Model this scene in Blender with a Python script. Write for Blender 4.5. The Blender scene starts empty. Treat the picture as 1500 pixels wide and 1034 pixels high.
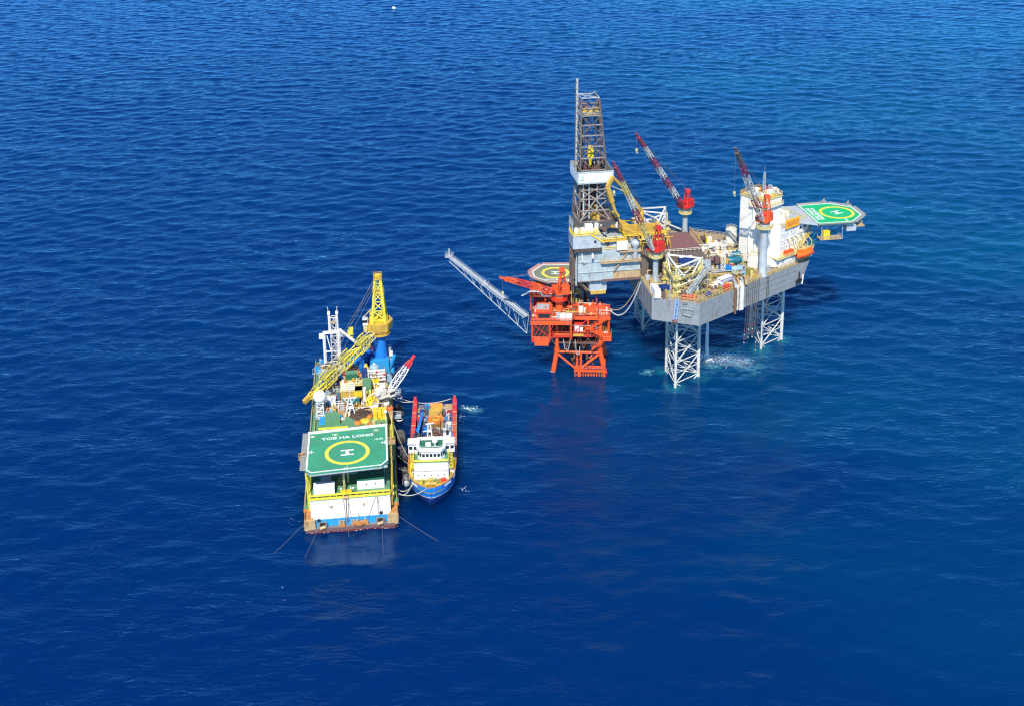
import bpy, math, random
import numpy as np
from mathutils import Vector, Matrix
C = bpy.context.scene
COL = C.collection
# ------------------------------------------------------------------ camera, sky, sun
cd = bpy.data.cameras.new('camera'); cam = bpy.data.objects.new('camera', cd); COL.objects.link(cam)
cd.sensor_width = 36; cd.lens = 36*1778/1500; cd.shift_y = -333.2/1500
cd.clip_start = 1; cd.clip_end = 60000
cam.matrix_world = Matrix.Translation((0, 0, 200)) @ Matrix.Rotation(math.radians(90-16.08), 4, 'X') @ Matrix.Rotation(-.01527, 4, 'Z')
C.camera = cam
SUN_AZ, SUN_EL = math.atan2(-.12, -.99), math.radians(48.5)
w = bpy.data.worlds.new('World'); C.world = w; w.use_nodes = True
nt = w.node_tree; bgn = nt.nodes['Background']
sk = nt.nodes.new('ShaderNodeTexSky'); sk.sky_type = 'NISHITA'; sk.sun_disc = False
sk.sun_elevation = SUN_EL; sk.sun_rotation = SUN_AZ % (2*math.pi); sk.air_density = .6; sk.dust_density = .0; sk.ozone_density = 6.0
tn = nt.nodes.new('ShaderNodeMix'); tn.data_type = 'RGBA'; tn.blend_type = 'MULTIPLY'; tn.inputs[0].default_value = 1; tn.inputs[7].default_value = (.57, .91, 1.1, 1)
nt.links.new(sk.outputs[0], tn.inputs[6]); nt.links.new(tn.outputs[2], bgn.inputs[0]); bgn.inputs[1].default_value = .15
sd = bpy.data.lights.new('sun', 'SUN'); sd.energy = 4.8; sd.angle = math.radians(.5); sd.color = (1, .95, .87)
so = bpy.data.objects.new('sun', sd); COL.objects.link(so)
sv = Vector((math.sin(SUN_AZ)*math.cos(SUN_EL), math.cos(SUN_AZ)*math.cos(SUN_EL), math.sin(SUN_EL)))
so.rotation_euler = sv.to_track_quat('Z', 'Y').to_euler()
vs = C.view_settings; C.display_settings.display_device = 'sRGB'
vs.view_transform = 'Standard'; vs.look = 'None'; vs.exposure = 0.45; vs.gamma = 1; vs.use_curve_mapping = False
C.render.engine = 'CYCLES'; C.cycles.max_bounces = 6; C.cycles.use_denoising = True; C.cycles.pixel_filter_type = 'BLACKMAN_HARRIS'; C.cycles.filter_width = 1.25; C.cycles.sample_clamp_indirect = 6

# ------------------------------------------------------------------ materials
def nd(t, ty, **k):
    n = t.nodes.new(ty)
    for a, b in k.items():
        if a.startswith('i_'):
            n.inputs[int(a[2:]) if a[2:].isdigit() else a[2:]].default_value = b
        else: setattr(n, a, b)
    return n
MT = {}
def mt(name, rgb, rough=.5, wear=.3, rust=0., metal=0., scale=.5, streak=.18):
    m = bpy.data.materials.new(name); m.use_nodes = True; t = m.node_tree; L = t.links.new
    b = t.nodes['Principled BSDF']; b.inputs['Roughness'].default_value = rough; b.inputs['Metallic'].default_value = metal
    g = nd(t, 'ShaderNodeNewGeometry')
    n1 = nd(t, 'ShaderNodeTexNoise'); n1.inputs['Scale'].default_value = scale; n1.inputs['Detail'].default_value = 6; n1.inputs['Roughness'].default_value = .65
    L(g.outputs['Position'], n1.inputs['Vector'])
    r1 = nd(t, 'ShaderNodeMapRange'); r1.inputs[1].default_value = .38; r1.inputs[2].default_value = .72
    L(n1.outputs[0], r1.inputs[0])
    mx = nd(t, 'ShaderNodeMix', data_type='RGBA'); mx.inputs[6].default_value = (*rgb, 1)
    d = [c*(1-wear)+.06*wear for c in rgb]; mx.inputs[7].default_value = (*d, 1)
    L(r1.outputs[0], mx.inputs[0]); out = mx.outputs[2]
    mp = nd(t, 'ShaderNodeMapping'); mp.inputs['Scale'].default_value = (1.3, 1.3, streak); L(g.outputs['Position'], mp.inputs[0])
    n2 = nd(t, 'ShaderNodeTexNoise'); n2.inputs['Scale'].default_value = 1.1; n2.inputs['Detail'].default_value = 5; L(mp.outputs[0], n2.inputs['Vector'])
    if rust > 0:
        r2 = nd(t, 'ShaderNodeMapRange'); r2.inputs[1].default_value = .62-.22*rust; r2.inputs[2].default_value = .74-.1*rust; r2.inputs[4].default_value = min(1, .45+.5*rust)
        L(n2.outputs[0], r2.inputs[0])
        m2 = nd(t, 'ShaderNodeMix', data_type='RGBA'); m2.inputs[7].default_value = (.2, .075, .022, 1)
        L(r2.outputs[0], m2.inputs[0]); L(out, m2.inputs[6]); out = m2.outputs[2]
    L(out, b.inputs['Base Color'])
    rr = nd(t, 'ShaderNodeMapRange'); rr.inputs[3].default_value = max(.05, rough-.12); rr.inputs[4].default_value = min(1, rough+.15); L(n2.outputs[0], rr.inputs[0]); L(rr.outputs[0], b.inputs['Roughness'])
    MT[name] = m; return m
for a in [('white', (.78, .77, .73), .45, .2, .12), ('clean_white', (.82, .82, .8), .4, .1, 0), ('stained_white', (.8, .78, .73), .45, .18, .34), ('cream', (.74, .69, .58), .5, .25, .12),
          ('light_grey', (.42, .46, .47), .5, .3, .15), ('hull_grey', (.265, .28, .28), .5, .3, .12), ('warm_white', (.86, .8, .68), .5, .2, .12), ('panel_grey', (.4, .46, .46), .5, .4, .2),
          ('dark_grey', (.07, .075, .08), .6, .3, .1), ('deck_grey', (.19, .19, .18), .8, .4, .2), ('steel', (.14, .11, .088), .5, .4, .4), ('girt_grey', (.33, .285, .235), .5, .4, .3), ('galvanized', (.36, .41, .43), .45, .3, 0),
          ('leg_white', (.6, .59, .52), .5, .25, .2), ('yellow', (.8, .56, .02), .45, .25, .1), ('lemon', (.76, .66, .06), .45, .2, .08), ('ochre', (.6, .37, .05), .55, .35, .25),
          ('pale_yellow', (.62, .53, .2), .55, .35, .25), ('olive_yellow', (.36, .31, .06), .55, .4, .2), ('orange', (.85, .2, .02), .45, .2, .08), ('rust_orange', (.55, .22, .05), .7, .4, .4), ('buff', (.5, .34, .16), .7, .4, .35), ('tan_deck', (.36, .27, .15), .8, .5, .3),
          ('platform_red', (.62, .03, .01), .5, .4, .22), ('platform_orange', (.82, .095, .01), .5, .4, .24), ('dull_red', (.34, .07, .045), .7, .4, .2), ('red', (.6, .025, .02), .42, .25, .05), ('signal_red', (.8, .045, .03), .4, .15, .0), ('maroon', (.3, .04, .07), .55, .35, .1),
          ('blue', (.012, .19, .6), .4, .2, .05), ('sky_blue', (.02, .3, .62), .4, .2, .05), ('navy', (.012, .05, .22), .4, .2, .05), ('teal', (.0, .13, .19), .35, .25, .05), ('pale_blue', (.25, .4, .5), .45, .25, .05),
          ('deck_green', (.1, .27, .13), .7, .35, .12), ('dark_green', (.01, .14, .07), .6, .25, .05), ('heli_green', (.04, .3, .15), .7, .32, .08, 0, .22), ('heli_bright', (.0, .42, .13), .7, .22, .04, 0, .22), ('heli_olive', (.17, .2, .12), .75, .25, .05),
          ('mark_yellow', (.82, .68, .06), .6, .3, .08, 0, .7), ('mark_white', (.8, .8, .78), .6, .25, .1, 0, .7), ('black', (.012, .012, .013), .6, .2, 0), ('rubber', (.02, .02, .022), .8, .4, 0),
          ('casing_brown', (.16, .085, .08), .6, .35, .2), ('rust', (.2, .085, .03), .8, .4, .5), ('coil_brown', (.075, .045, .03), .85, .4, 0), ('antifoul', (.16, .018, .012), .7, .3, .1),
          ('rope', (.5, .47, .38), .9, .3, 0), ('dark_wire', (.2, .2, .19), .8, .3, 0), ('wire', (.16, .14, .13), .6, .2, 0), ('tyre_grey', (.13, .13, .13), .9, .4, 0), ('life_orange', (.9, .14, .01), .35, .12, 0), ('foam_white', (.75, .8, .82), .9, .1, 0), ('net', (.3, .3, .27), .9, .3, 0), ('pink_net', (.45, .25, .22), .9, .3, 0)]:
    mt(*a)
m = mt('glass', (.02, .03, .04), .08, .1, 0)

# ------------------------------------------------------------------ frames and mesh helpers
class Fr:
    def __init__(s, ox, oy, ax, ay):
        l = math.hypot(ax, ay); s.y = (ax/l, ay/l); s.x = (ay/l, -ax/l); s.o = (ox, oy); s.a = math.atan2(s.x[1], s.x[0])
    def W(s, l): return Vector((s.o[0]+s.x[0]*l[0]+s.y[0]*l[1], s.o[1]+s.x[1]*l[0]+s.y[1]*l[1], l[2]))
WF = Fr(0, 0, 0, 1)
BG = Fr(-46.0156, 292.467, -.115, .993); JK = Fr(65.4, 400.5, -.144, .99); PS = Fr(-24.52, 304.03, -.037, .999); RD = Fr(22, 392, .087, .996)
BASE = {}
def thing(name, label, cat, F, loc, group=None):
    o = bpy.data.objects.new(name, None); COL.objects.link(o); o.empty_display_size = .5
    o.location = F.W(loc); o.rotation_euler = (0, 0, F.a); o['label'] = label; o['category'] = cat
    if group: o['group'] = group
    BASE[o.name] = Vector(loc); return o
def V(p): return Vector(p)
class M:
    def __init__(s): s.v = []; s.f = []
    def add(s, vs, fs):
        n = len(s.v); s.v += [tuple(p) for p in vs]; s.f += [tuple(i+n for i in f) for f in fs]; return s
    def box(s, x0, x1, y0, y1, z0, z1):
        return s.add([(x, y, z) for z in (z0, z1) for x, y in ((x0, y0), (x1, y0), (x1, y1), (x0, y1))],
                     [(3, 2, 1, 0), (4, 5, 6, 7), (0, 1, 5, 4), (1, 2, 6, 5), (2, 3, 7, 6), (3, 0, 4, 7)])
    def ob(s, cx, cy, z0, lx, ly, h, a=0):
        c, d = math.cos(a), math.sin(a)
        P = [(cx+c*x-d*y, cy+d*x+c*y) for x, y in ((-lx/2, -ly/2), (lx/2, -ly/2), (lx/2, ly/2), (-lx/2, ly/2))]
        return s.prism(P, z0, z0+h)
    def prism(s, P, z0, z1, Q=None):
        n = len(P); Q = Q or P
        return s.add([(*p, z0) for p in P]+[(*p, z1) for p in Q], [tuple(range(n))[::-1], tuple(range(n, 2*n))]+[(i, (i+1) % n, n+(i+1) % n, n+i) for i in range(n)])
    def tube(s, p, q, r, n=6, r2=None, cap=False):
        p, q = V(p), V(q); d = q-p
        if d.length < 1e-6: return s
        d.normalize(); u = d.orthogonal().normalized(); v = d.cross(u); r2 = r if r2 is None else r2; vs = []
        for c, rr in ((p, r), (q, r2)):
            for i in range(n):
                a = 2*math.pi*(i+.5)/n; vs.append(c+u*math.cos(a)*rr+v*math.sin(a)*rr)
        fs = [(i, (i+1) % n, n+(i+1) % n, n+i) for i in range(n)]
        if cap: fs += [tuple(range(n))[::-1], tuple(range(n, 2*n))]
        return s.add(vs, fs)
    def pipe(s, P, r, n=6):
        for a, b in zip(P, P[1:]): s.tube(a, b, r, n, cap=r > .12)
        return s
    def beam(s, p, q, wd, ht, up=(0, 0, 1)):
        p, q = V(p), V(q); d = (q-p).normalized(); u = d.cross(V(up))
        if u.length < 1e-4: u = d.orthogonal()
        u.normalize(); v = u.cross(d); vs = []
        for c in (p, q):
            for a, b in ((-1, -1), (1, -1), (1, 1), (-1, 1)): vs.append(c+u*a*wd/2+v*b*ht/2)
        return s.add(vs, [(3, 2, 1, 0), (4, 5, 6, 7), (0, 1, 5, 4), (1, 2, 6, 5), (2, 3, 7, 6), (3, 0, 4, 7)])
    def lathe(s, cx, cy, prof, n=16):
        vs = [(cx+r*math.cos(2*math.pi*i/n), cy+r*math.sin(2*math.pi*i/n), z) for r, z in prof for i in range(n)]
        fs = [(k*n+i, k*n+(i+1) % n, (k+1)*n+(i+1) % n, (k+1)*n+i) for k in range(len(prof)-1) for i in range(n)]
        return s.add(vs, fs)
    def ball(s, c, r, n=12, zs=1):
        return s.lathe(c[0], c[1], [(max(.001, r*math.sin(math.pi*k/n)), c[2]-r*zs*math.cos(math.pi*k/n)) for k in range(n+1)], n*2)
    def cap(s, p, q, r, n=10):   # capsule like horizontal tank
        p, q = V(p), V(q); d = (q-p).normalized(); u = d.orthogonal().normalized(); v = d.cross(u); R = []
        for k in range(5):
            a = math.pi/2*(1-k/4); R.append((p-d*r*.5*math.sin(a), r*math.cos(a)+.001))
        for k in range(5):
            a = math.pi/2*k/4; R.append((q+d*r*.5*math.sin(a), r*math.cos(a)+.001))
        vs = [c+u*math.cos(2*math.pi*i/n)*rr+v*math.sin(2*math.pi*i/n)*rr for c, rr in R for i in range(n)]
        return s.add(vs, [(k*n+i, k*n+(i+1) % n, (k+1)*n+(i+1) % n, (k+1)*n+i) for k in range(len(R)-1) for i in range(n)])
    def rail(s, P, h=1.1, sp=1.8, r=.055, closed=False):
        P = [V(p) for p in P]
        if closed: P = P+[P[0]]
        for a, b in zip(P, P[1:]):
            n = max(1, int((b-a).length/sp))
            for z in (h, h*.5): s.tube(a+V((0, 0, z)), b+V((0, 0, z)), r, 4)
            for i in range(n+1):
                q = a.lerp(b, i/n); s.tube(q, q+V((0, 0, h)), r, 4)
        return s
    def stair(s, p, q, wd=.9, n=10):
        p, q = V(p), V(q); d = (q-p); hx = V((d.x, d.y, 0)).normalized(); sd_ = V((-hx.y, hx.x, 0))*wd/2
        for k in (-1, 1):
            s.beam(p+sd_*k, q+sd_*k, .08, .25); s.tube(p+sd_*k+V((0, 0, 1)), q+sd_*k+V((0, 0, 1)), .05, 4)
        for i in range(n+1):
            c = p.lerp(q, i/n); s.beam(c-sd_, c+sd_, .28, .05)
        return s
    def done(s, name, mat, parent, smooth=False, F=None, label=None, cat=None, group=None, kind=None):
        me = bpy.data.meshes.new(name); o = bpy.data.objects.new(name, me); COL.objects.link(o)
        if parent is not None:
            b = BASE[parent.name]; BASE[o.name] = b; o.parent = parent
            me.from_pydata([(x-b.x, y-b.y, z-b.z) for x, y, z in s.v], [], s.f)
        else:
            F = F or WF; ps = np.array(s.v); c = V(((ps[:, 0].min()+ps[:, 0].max())/2, (ps[:, 1].min()+ps[:, 1].max())/2, ps[:, 2].min()))
            me.from_pydata([(x-c.x, y-c.y, z-c.z) for x, y, z in s.v], [], s.f); o.location = F.W(c); o.rotation_euler = (0, 0, F.a); BASE[o.name] = c
        me.materials.append(MT[mat] if isinstance(mat, str) else mat)
        if smooth: me.polygons.foreach_set('use_smooth', [True]*len(me.polygons))
        me.update()
        if label: o['label'] = label
        if cat: o['category'] = cat
        if group: o['group'] = group
        if kind: o['kind'] = kind
        return o
def truss(p, q, w0, h0, w1, h1, n, rc, rb, ch=None, br=None, up=(0, 0, 1), tri=False, dens=True):
    ch = ch or M(); br = br or M(); p, q = V(p), V(q); d = (q-p).normalized(); u = d.cross(V(up)).normalized(); v = u.cross(d)
    cs = [(-.5, -.5), (.5, -.5), (.5, .5), (-.5, .5)] if not tri else [(-.5, .5), (.5, .5), (0, -.5)]
    st = []
    for i in range(n+1):
        f = i/n; c = p.lerp(q, f); ww = w0+(w1-w0)*f; hh = h0+(h1-h0)*f
        st.append([c+u*a*ww+v*b*hh for a, b in cs])
    k = len(cs)
    for j in range(k): ch.tube(st[0][j], st[-1][j], rc, 6)
    for i in range(n+1):
        for j in range(k):
            if dens or i in (0, n): br.tube(st[i][j], st[i][(j+1) % k], rb, 4)
            if i < n: br.tube(st[i][j] if (i+j) % 2 else st[i][(j+1) % k], st[i+1][(j+1) % k] if (i+j) % 2 else st[i+1][j], rb, 4)
    return ch, br
def text(body, size, F, loc, ang, mat, parent, name='lettering', vertical=None, sx=1, bold=.02):
    c = bpy.data.curves.new(name, 'FONT'); c.body = body; c.size = size; c.align_x = 'CENTER'; c.align_y = 'CENTER'; c.extrude = .015; c.offset = bold; c.space_line = .95
    o0 = bpy.data.objects.new('t', c); COL.objects.link(o0); dg = bpy.context.evaluated_depsgraph_get(); dg.update()
    me = bpy.data.meshes.new_from_object(o0.evaluated_get(dg)); bpy.data.objects.remove(o0); bpy.data.curves.remove(c)
    me.materials.clear(); me.materials.append(MT[mat]); me.name = name
    o = bpy.data.objects.new(name, me); COL.objects.link(o); o.parent = parent; BASE[o.name] = BASE[parent.name]
    o.location = V(loc)-BASE[parent.name]; o.rotation_euler = (math.pi/2 if vertical else 0, 0, ang); o.scale = (sx, 1, 1); return o
def copy_tree(o, parent=None):
    c = o.copy(); COL.objects.link(c)
    if parent is not None: c.parent = parent
    BASE[c.name] = BASE[o.name]
    for ch in list(o.children): copy_tree(ch, c)
    return c
def ring(cx, cy, z, r0, r1, n=48, h=.03):
    m = M(); m.lathe(cx, cy, [(r0, z), (r0, z+h), (r1, z+h), (r1, z)], n); return m
def band(P, z, wd, h=.03, skip=()):  # flat painted line along a closed outline
    m = M()
    n = len(P); c = V((sum(p[0] for p in P)/n, sum(p[1] for p in P)/n, 0))
    Q = []
    for i in range(n):
        a, b, d = V((*P[i-1], 0)), V((*P[i], 0)), V((*P[(i+1) % n], 0))
        e1 = (b-a).normalized(); e2 = (d-b).normalized(); n1 = V((-e1.y, e1.x, 0)); n2 = V((-e2.y, e2.x, 0)); nn = (n1+n2).normalized()
        Q.append(b+nn*wd/max(.3, nn.dot(n1)))
    for i in range(n):
        if i in skip: continue
        j = (i+1) % n; m.prism([P[i], P[j], (Q[j].x, Q[j].y), (Q[i].x, Q[i].y)], z, z+h)
    return m
def inset(P, dd):
    n = len(P); Q = []
    for i in range(n):
        a, b, d = V((*P[i-1], 0)), V((*P[i], 0)), V((*P[(i+1) % n], 0)); e1 = (b-a).normalized(); e2 = (d-b).normalized()
        n1 = V((-e1.y, e1.x, 0)); n2 = V((-e2.y, e2.x, 0)); nn = (n1+n2).normalized(); c = b+nn*dd/max(.3, nn.dot(n1)); Q.append((c.x, c.y))
    return Q
def netting(P, z, wd, edges, mat, parent):   # safety net frames round a helideck, one per edge
    n = len(P)
    for i in edges:
        a, b = V((*P[i], z)), V((*P[(i+1) % n], z)); e = (b-a).normalized(); o = V((e.y, -e.x, 0))*wd+V((0, 0, .25))
        m = M(); k = max(2, int((b-a).length/1.1))
        for j in range(k+1):
            q = a.lerp(b, j/k); m.tube(q, q+o, .05, 4)
        for f in (.33, .66, 1): m.tube(a+o*f, b+o*f, .035, 4)
        m.add([a+V((0, 0, -.02)), b+V((0, 0, -.02)), b+o+V((0, 0, -.04)), a+o+V((0, 0, -.04))], [(0, 1, 2, 3)])
        m.done('safety_net', mat, parent)
# ------------------------------------------------------------------ sea
rg = np.random.default_rng(11)
N_, DX = 1024, 1.5; LT = N_*DX
kk = 2*np.pi*np.fft.fftfreq(N_, DX); KX, KY = np.meshgrid(kk, kk); K = np.hypot(KX, KY); K[0, 0] = 1e-6
WD = math.radians(285)   # travel direction of the wind sea
cosw = (KX*math.cos(WD)+KY*math.sin(WD))/K
Ph = np.exp(-1/(K*1.55)**2)/K**4*np.exp(-(K*.55)**2)*(.12+np.abs(cosw)**3.0)
sw = math.radians(252); c2 = (KX*math.cos(sw)+KY*math.sin(sw))/K
Ph += .5*np.exp(-1/(K*2.7)**2)/K**4*np.exp(-(K*.8)**2)*np.abs(c2)**6
G = (rg.normal(size=K.shape)+1j*rg.normal(size=K.shape))*np.sqrt(Ph); G[0, 0] = 0
hh = np.fft.ifft2(G); H0 = hh.real; sc_ = .15/H0.std()
HZ = H0*sc_
DXf = np.fft.ifft2(1j*KX/K*G).real*sc_; DYf = np.fft.ifft2(1j*KY/K*G).real*sc_
X0, Y0 = -LT/2, 40.
nx = ny = 980
ix = np.arange(nx); iy = np.arange(ny)
gx, gy = np.meshgrid(X0+ix*DX, Y0+iy*DX)
edge = np.minimum(np.minimum(ix, nx-1-ix)[None, :], np.minimum(iy, ny-1-iy)[:, None])/25.; tp = np.clip(edge, 0, 1)
hz = HZ[:ny, :nx]*tp; px_ = gx+1.1*DXf[:ny, :nx]*tp; py_ = gy+1.1*DYf[:ny, :nx]*tp
def sea_h(x, y):
    i = int(round((x-X0)/DX)); j = int(round((y-Y0)/DX))
    return float(hz[j, i]) if 0 <= i < nx and 0 <= j < ny else 0.
co = np.stack([px_, py_, hz], -1).reshape(-1, 3)
X1, Y1 = X0+(nx-1)*DX, Y0+(ny-1)*DX; B_ = 30000.
co = np.concatenate([co, np.array([(-B_, -B_, 0), (B_, -B_, 0), (B_, B_, 0), (-B_, B_, 0)])]).astype(np.float32)
a_ = (iy[:-1, None]*nx+ix[None, :-1]).ravel(); quads = np.stack([a_, a_+1, a_+1+nx, a_+nx], -1)
o_ = nx*ny; outer = np.array([(o_, o_+1, nx-1, 0), (o_+1, o_+2, nx*ny-1, nx-1), (o_+2, o_+3, nx*(ny-1), nx*ny-1), (o_+3, o_, 0, nx*(ny-1))])
fc = np.concatenate([quads, outer]).astype(np.int32)
me = bpy.data.meshes.new('sea'); me.vertices.add(len(co)); me.vertices.foreach_set('co', co.ravel())
me.loops.add(fc.size); me.loops.foreach_set('vertex_index', fc.ravel()); me.polygons.add(len(fc))
me.polygons.foreach_set('loop_start', np.arange(0, fc.size, 4, dtype=np.int32)); me.polygons.foreach_set('loop_total', np.full(len(fc), 4, np.int32))
me.polygons.foreach_set('use_smooth', np.ones(len(fc), bool)); me.update(calc_edges=True)
sea = bpy.data.objects.new('sea', me); COL.objects.link(sea); sea['kind'] = 'structure'
m = bpy.data.materials.new('sea_water'); m.use_nodes = True; t = m.node_tree; L = t.links.new; b = t.nodes['Principled BSDF']
b.subsurface_method = 'BURLEY'; b.inputs['Subsurface Weight'].default_value = 1.; b.inputs['Subsurface Radius'].default_value = (1, 1.4, 1.6); b.inputs['Subsurface Scale'].default_value = 14.
b.inputs['Specular Tint'].default_value = (.0, .6, 1, 1); b.inputs['IOR'].default_value = 1.333; b.inputs['Roughness'].default_value = .06
g = nd(t, 'ShaderNodeNewGeometry')
def noise(scale, vec, det=3, rough=.55, sx=1, sy=1, rot=0, dist=0):
    mp = nd(t, 'ShaderNodeMapping'); mp.inputs['Scale'].default_value = (sx, sy, 1); mp.inputs['Rotation'].default_value = (0, 0, rot); L(vec, mp.inputs[0])
    n = nd(t, 'ShaderNodeTexNoise'); n.inputs['Scale'].default_value = scale; n.inputs['Detail'].default_value = det; n.inputs['Roughness'].default_value = rough; n.inputs['Distortion'].default_value = dist
    L(mp.outputs[0], n.inputs['Vector']); return n.outputs[0]
def mrange(v, a, b_, c=0, d=1):
    n = nd(t, 'ShaderNodeMapRange'); n.inputs[1].default_value = a; n.inputs[2].default_value = b_; n.inputs[3].default_value = c; n.inputs[4].default_value = d; L(v, n.inputs[0]); return n.outputs[0]
def mathn(op, a, b_):
    n = nd(t, 'ShaderNodeMath', operation=op)
    for i, v in enumerate((a, b_)):
        if isinstance(v, (int, float)): n.inputs[i].default_value = v
        else: L(v, n.inputs[i])
    return n.outputs[0]
def mixc(f, A, B2):
    n = nd(t, 'ShaderNodeMix', data_type='RGBA'); L(f, n.inputs[0])
    for i, v in ((6, A), (7, B2)):
        if isinstance(v, tuple): n.inputs[i].default_value = (*v, 1)
        else: L(v, n.inputs[i])
    return n.outputs[2]
P = g.outputs['Position']
big = noise(.006, P, 3, .6, .6, 1.2, .3)
sep = nd(t, 'ShaderNodeSeparateXYZ'); L(P, sep.inputs[0])
teal_sheen = mathn('MULTIPLY', mrange(sep.outputs[0], -40, 170), mrange(sep.outputs[1], 225, 330, .25, 1))     # rightward teal: water's own shift, plus sky reflection and glitter painted into the colour
f1 = mathn('MULTIPLY', mathn('ADD', teal_sheen, .15), mrange(big, .3, .7))
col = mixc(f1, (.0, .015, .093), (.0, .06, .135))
def near(pts, r0, r1):
    out = None
    for x, y in pts:
        vm = nd(t, 'ShaderNodeVectorMath', operation='DISTANCE'); L(P, vm.inputs[0]); vm.inputs[1].default_value = (x, y, 0)
        q = mrange(vm.outputs['Value'], r0, r1, 1, 0); out = q if out is None else mathn('MAXIMUM', out, q)
    return out
LEGW = [JK.W((x+a, y+c, 0)) for x, y in ((-12.3, -21.9), (25.8, 0)) for a, c in ((-3.25, -5.8), (-3.25, 5.8), (6.6, 0))]
tq = mathn('MULTIPLY', near([(p.x, p.y) for p in LEGW], .5, 5.5), mrange(noise(.35, P, 4), .3, .62))
col = mixc(mathn('MULTIPLY', tq, .6), col, (.02, .23, .27))
churn = mathn('MULTIPLY', near([(70.2, 391.), (75, 389), (80, 388)], 1., 13), mrange(noise(.22, P, 6, .7, 1, 1.6, .4, 1.), .46, .62))
churn = mathn('MAXIMUM', churn, mathn('MULTIPLY', near([(45.5, 381.5), (-16.2, 358.5), (-13.6, 357.6)], .3, 3.2), mrange(noise(.4, P, 5, .7), .42, .6)))
col = mixc(mathn('MULTIPLY', churn, .75), col, (.1, .36, .42))
lace = mathn('MULTIPLY', near([(68.5, 391.5), (74, 390), (79, 388.6)], .5, 6.0), mrange(mathn('ABSOLUTE', mathn('SUBTRACT', noise(.55, P, 5, .6, 1, 1.5, .4, 2.2), .5), 0), .0, .06, 1, 0))
col = mixc(mathn('MULTIPLY', lace, .8), col, (.62, .7, .74))
caps = mathn('MULTIPLY', mrange(noise(.06, P, 2), .55, .7), mrange(noise(.9, P, 3, .6, .35, 1.3, .35), .735, .76))
caps = mathn('MULTIPLY', caps, mrange(sep.outputs[2], .35, .7))
col = mixc(mathn('MULTIPLY', caps, .0), col, (.6, .68, .72))
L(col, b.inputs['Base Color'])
hgt = mathn('ADD', mathn('MULTIPLY', noise(.24, P, 4, .58, .5, 1.3, .28, .4), .62), mathn('MULTIPLY', noise(.85, P, 4, .6, .6, 1.2, -.2), .2))
bp = nd(t, 'ShaderNodeBump'); bp.inputs['Distance'].default_value = 1.0; calm = near([(-46, 283), (-40, 279)], 4, 20); L(mathn('MULTIPLY', mathn('SUBTRACT', 1, mathn('MULTIPLY', calm, .7)), mathn('MULTIPLY', mrange(noise(.012, P, 3, .55, .5, 1.4, -.5), .34, .66, .45, 1.25), mathn('MULTIPLY', mrange(sep.outputs[1], 350, 1100, 1, .55), mrange(noise(.05, P, 3, .6, .35, 1.6, .3), .3, .7, .65, 1.2)))), bp.inputs['Strength'])
L(hgt, bp.inputs['Height']); L(bp.outputs[0], b.inputs['Normal'])
b.inputs['Specular IOR Level'].default_value = 0
gl = nd(t, 'ShaderNodeBsdfGlossy'); gl.inputs['Color'].default_value = (.5, .83, 1, 1); gl.inputs['Roughness'].default_value = .08; L(bp.outputs[0], gl.inputs['Normal'])
fz = nd(t, 'ShaderNodeFresnel'); fz.inputs[0].default_value = 1.333; L(bp.outputs[0], fz.inputs['Normal'])
ms = nd(t, 'ShaderNodeMixShader'); L(fz.outputs[0], ms.inputs[0]); L(b.outputs[0], ms.inputs[1]); L(gl.outputs[0], ms.inputs[2]); L(ms.outputs[0], t.nodes['Material Output'].inputs['Surface'])
me.materials.append(m)

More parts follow.
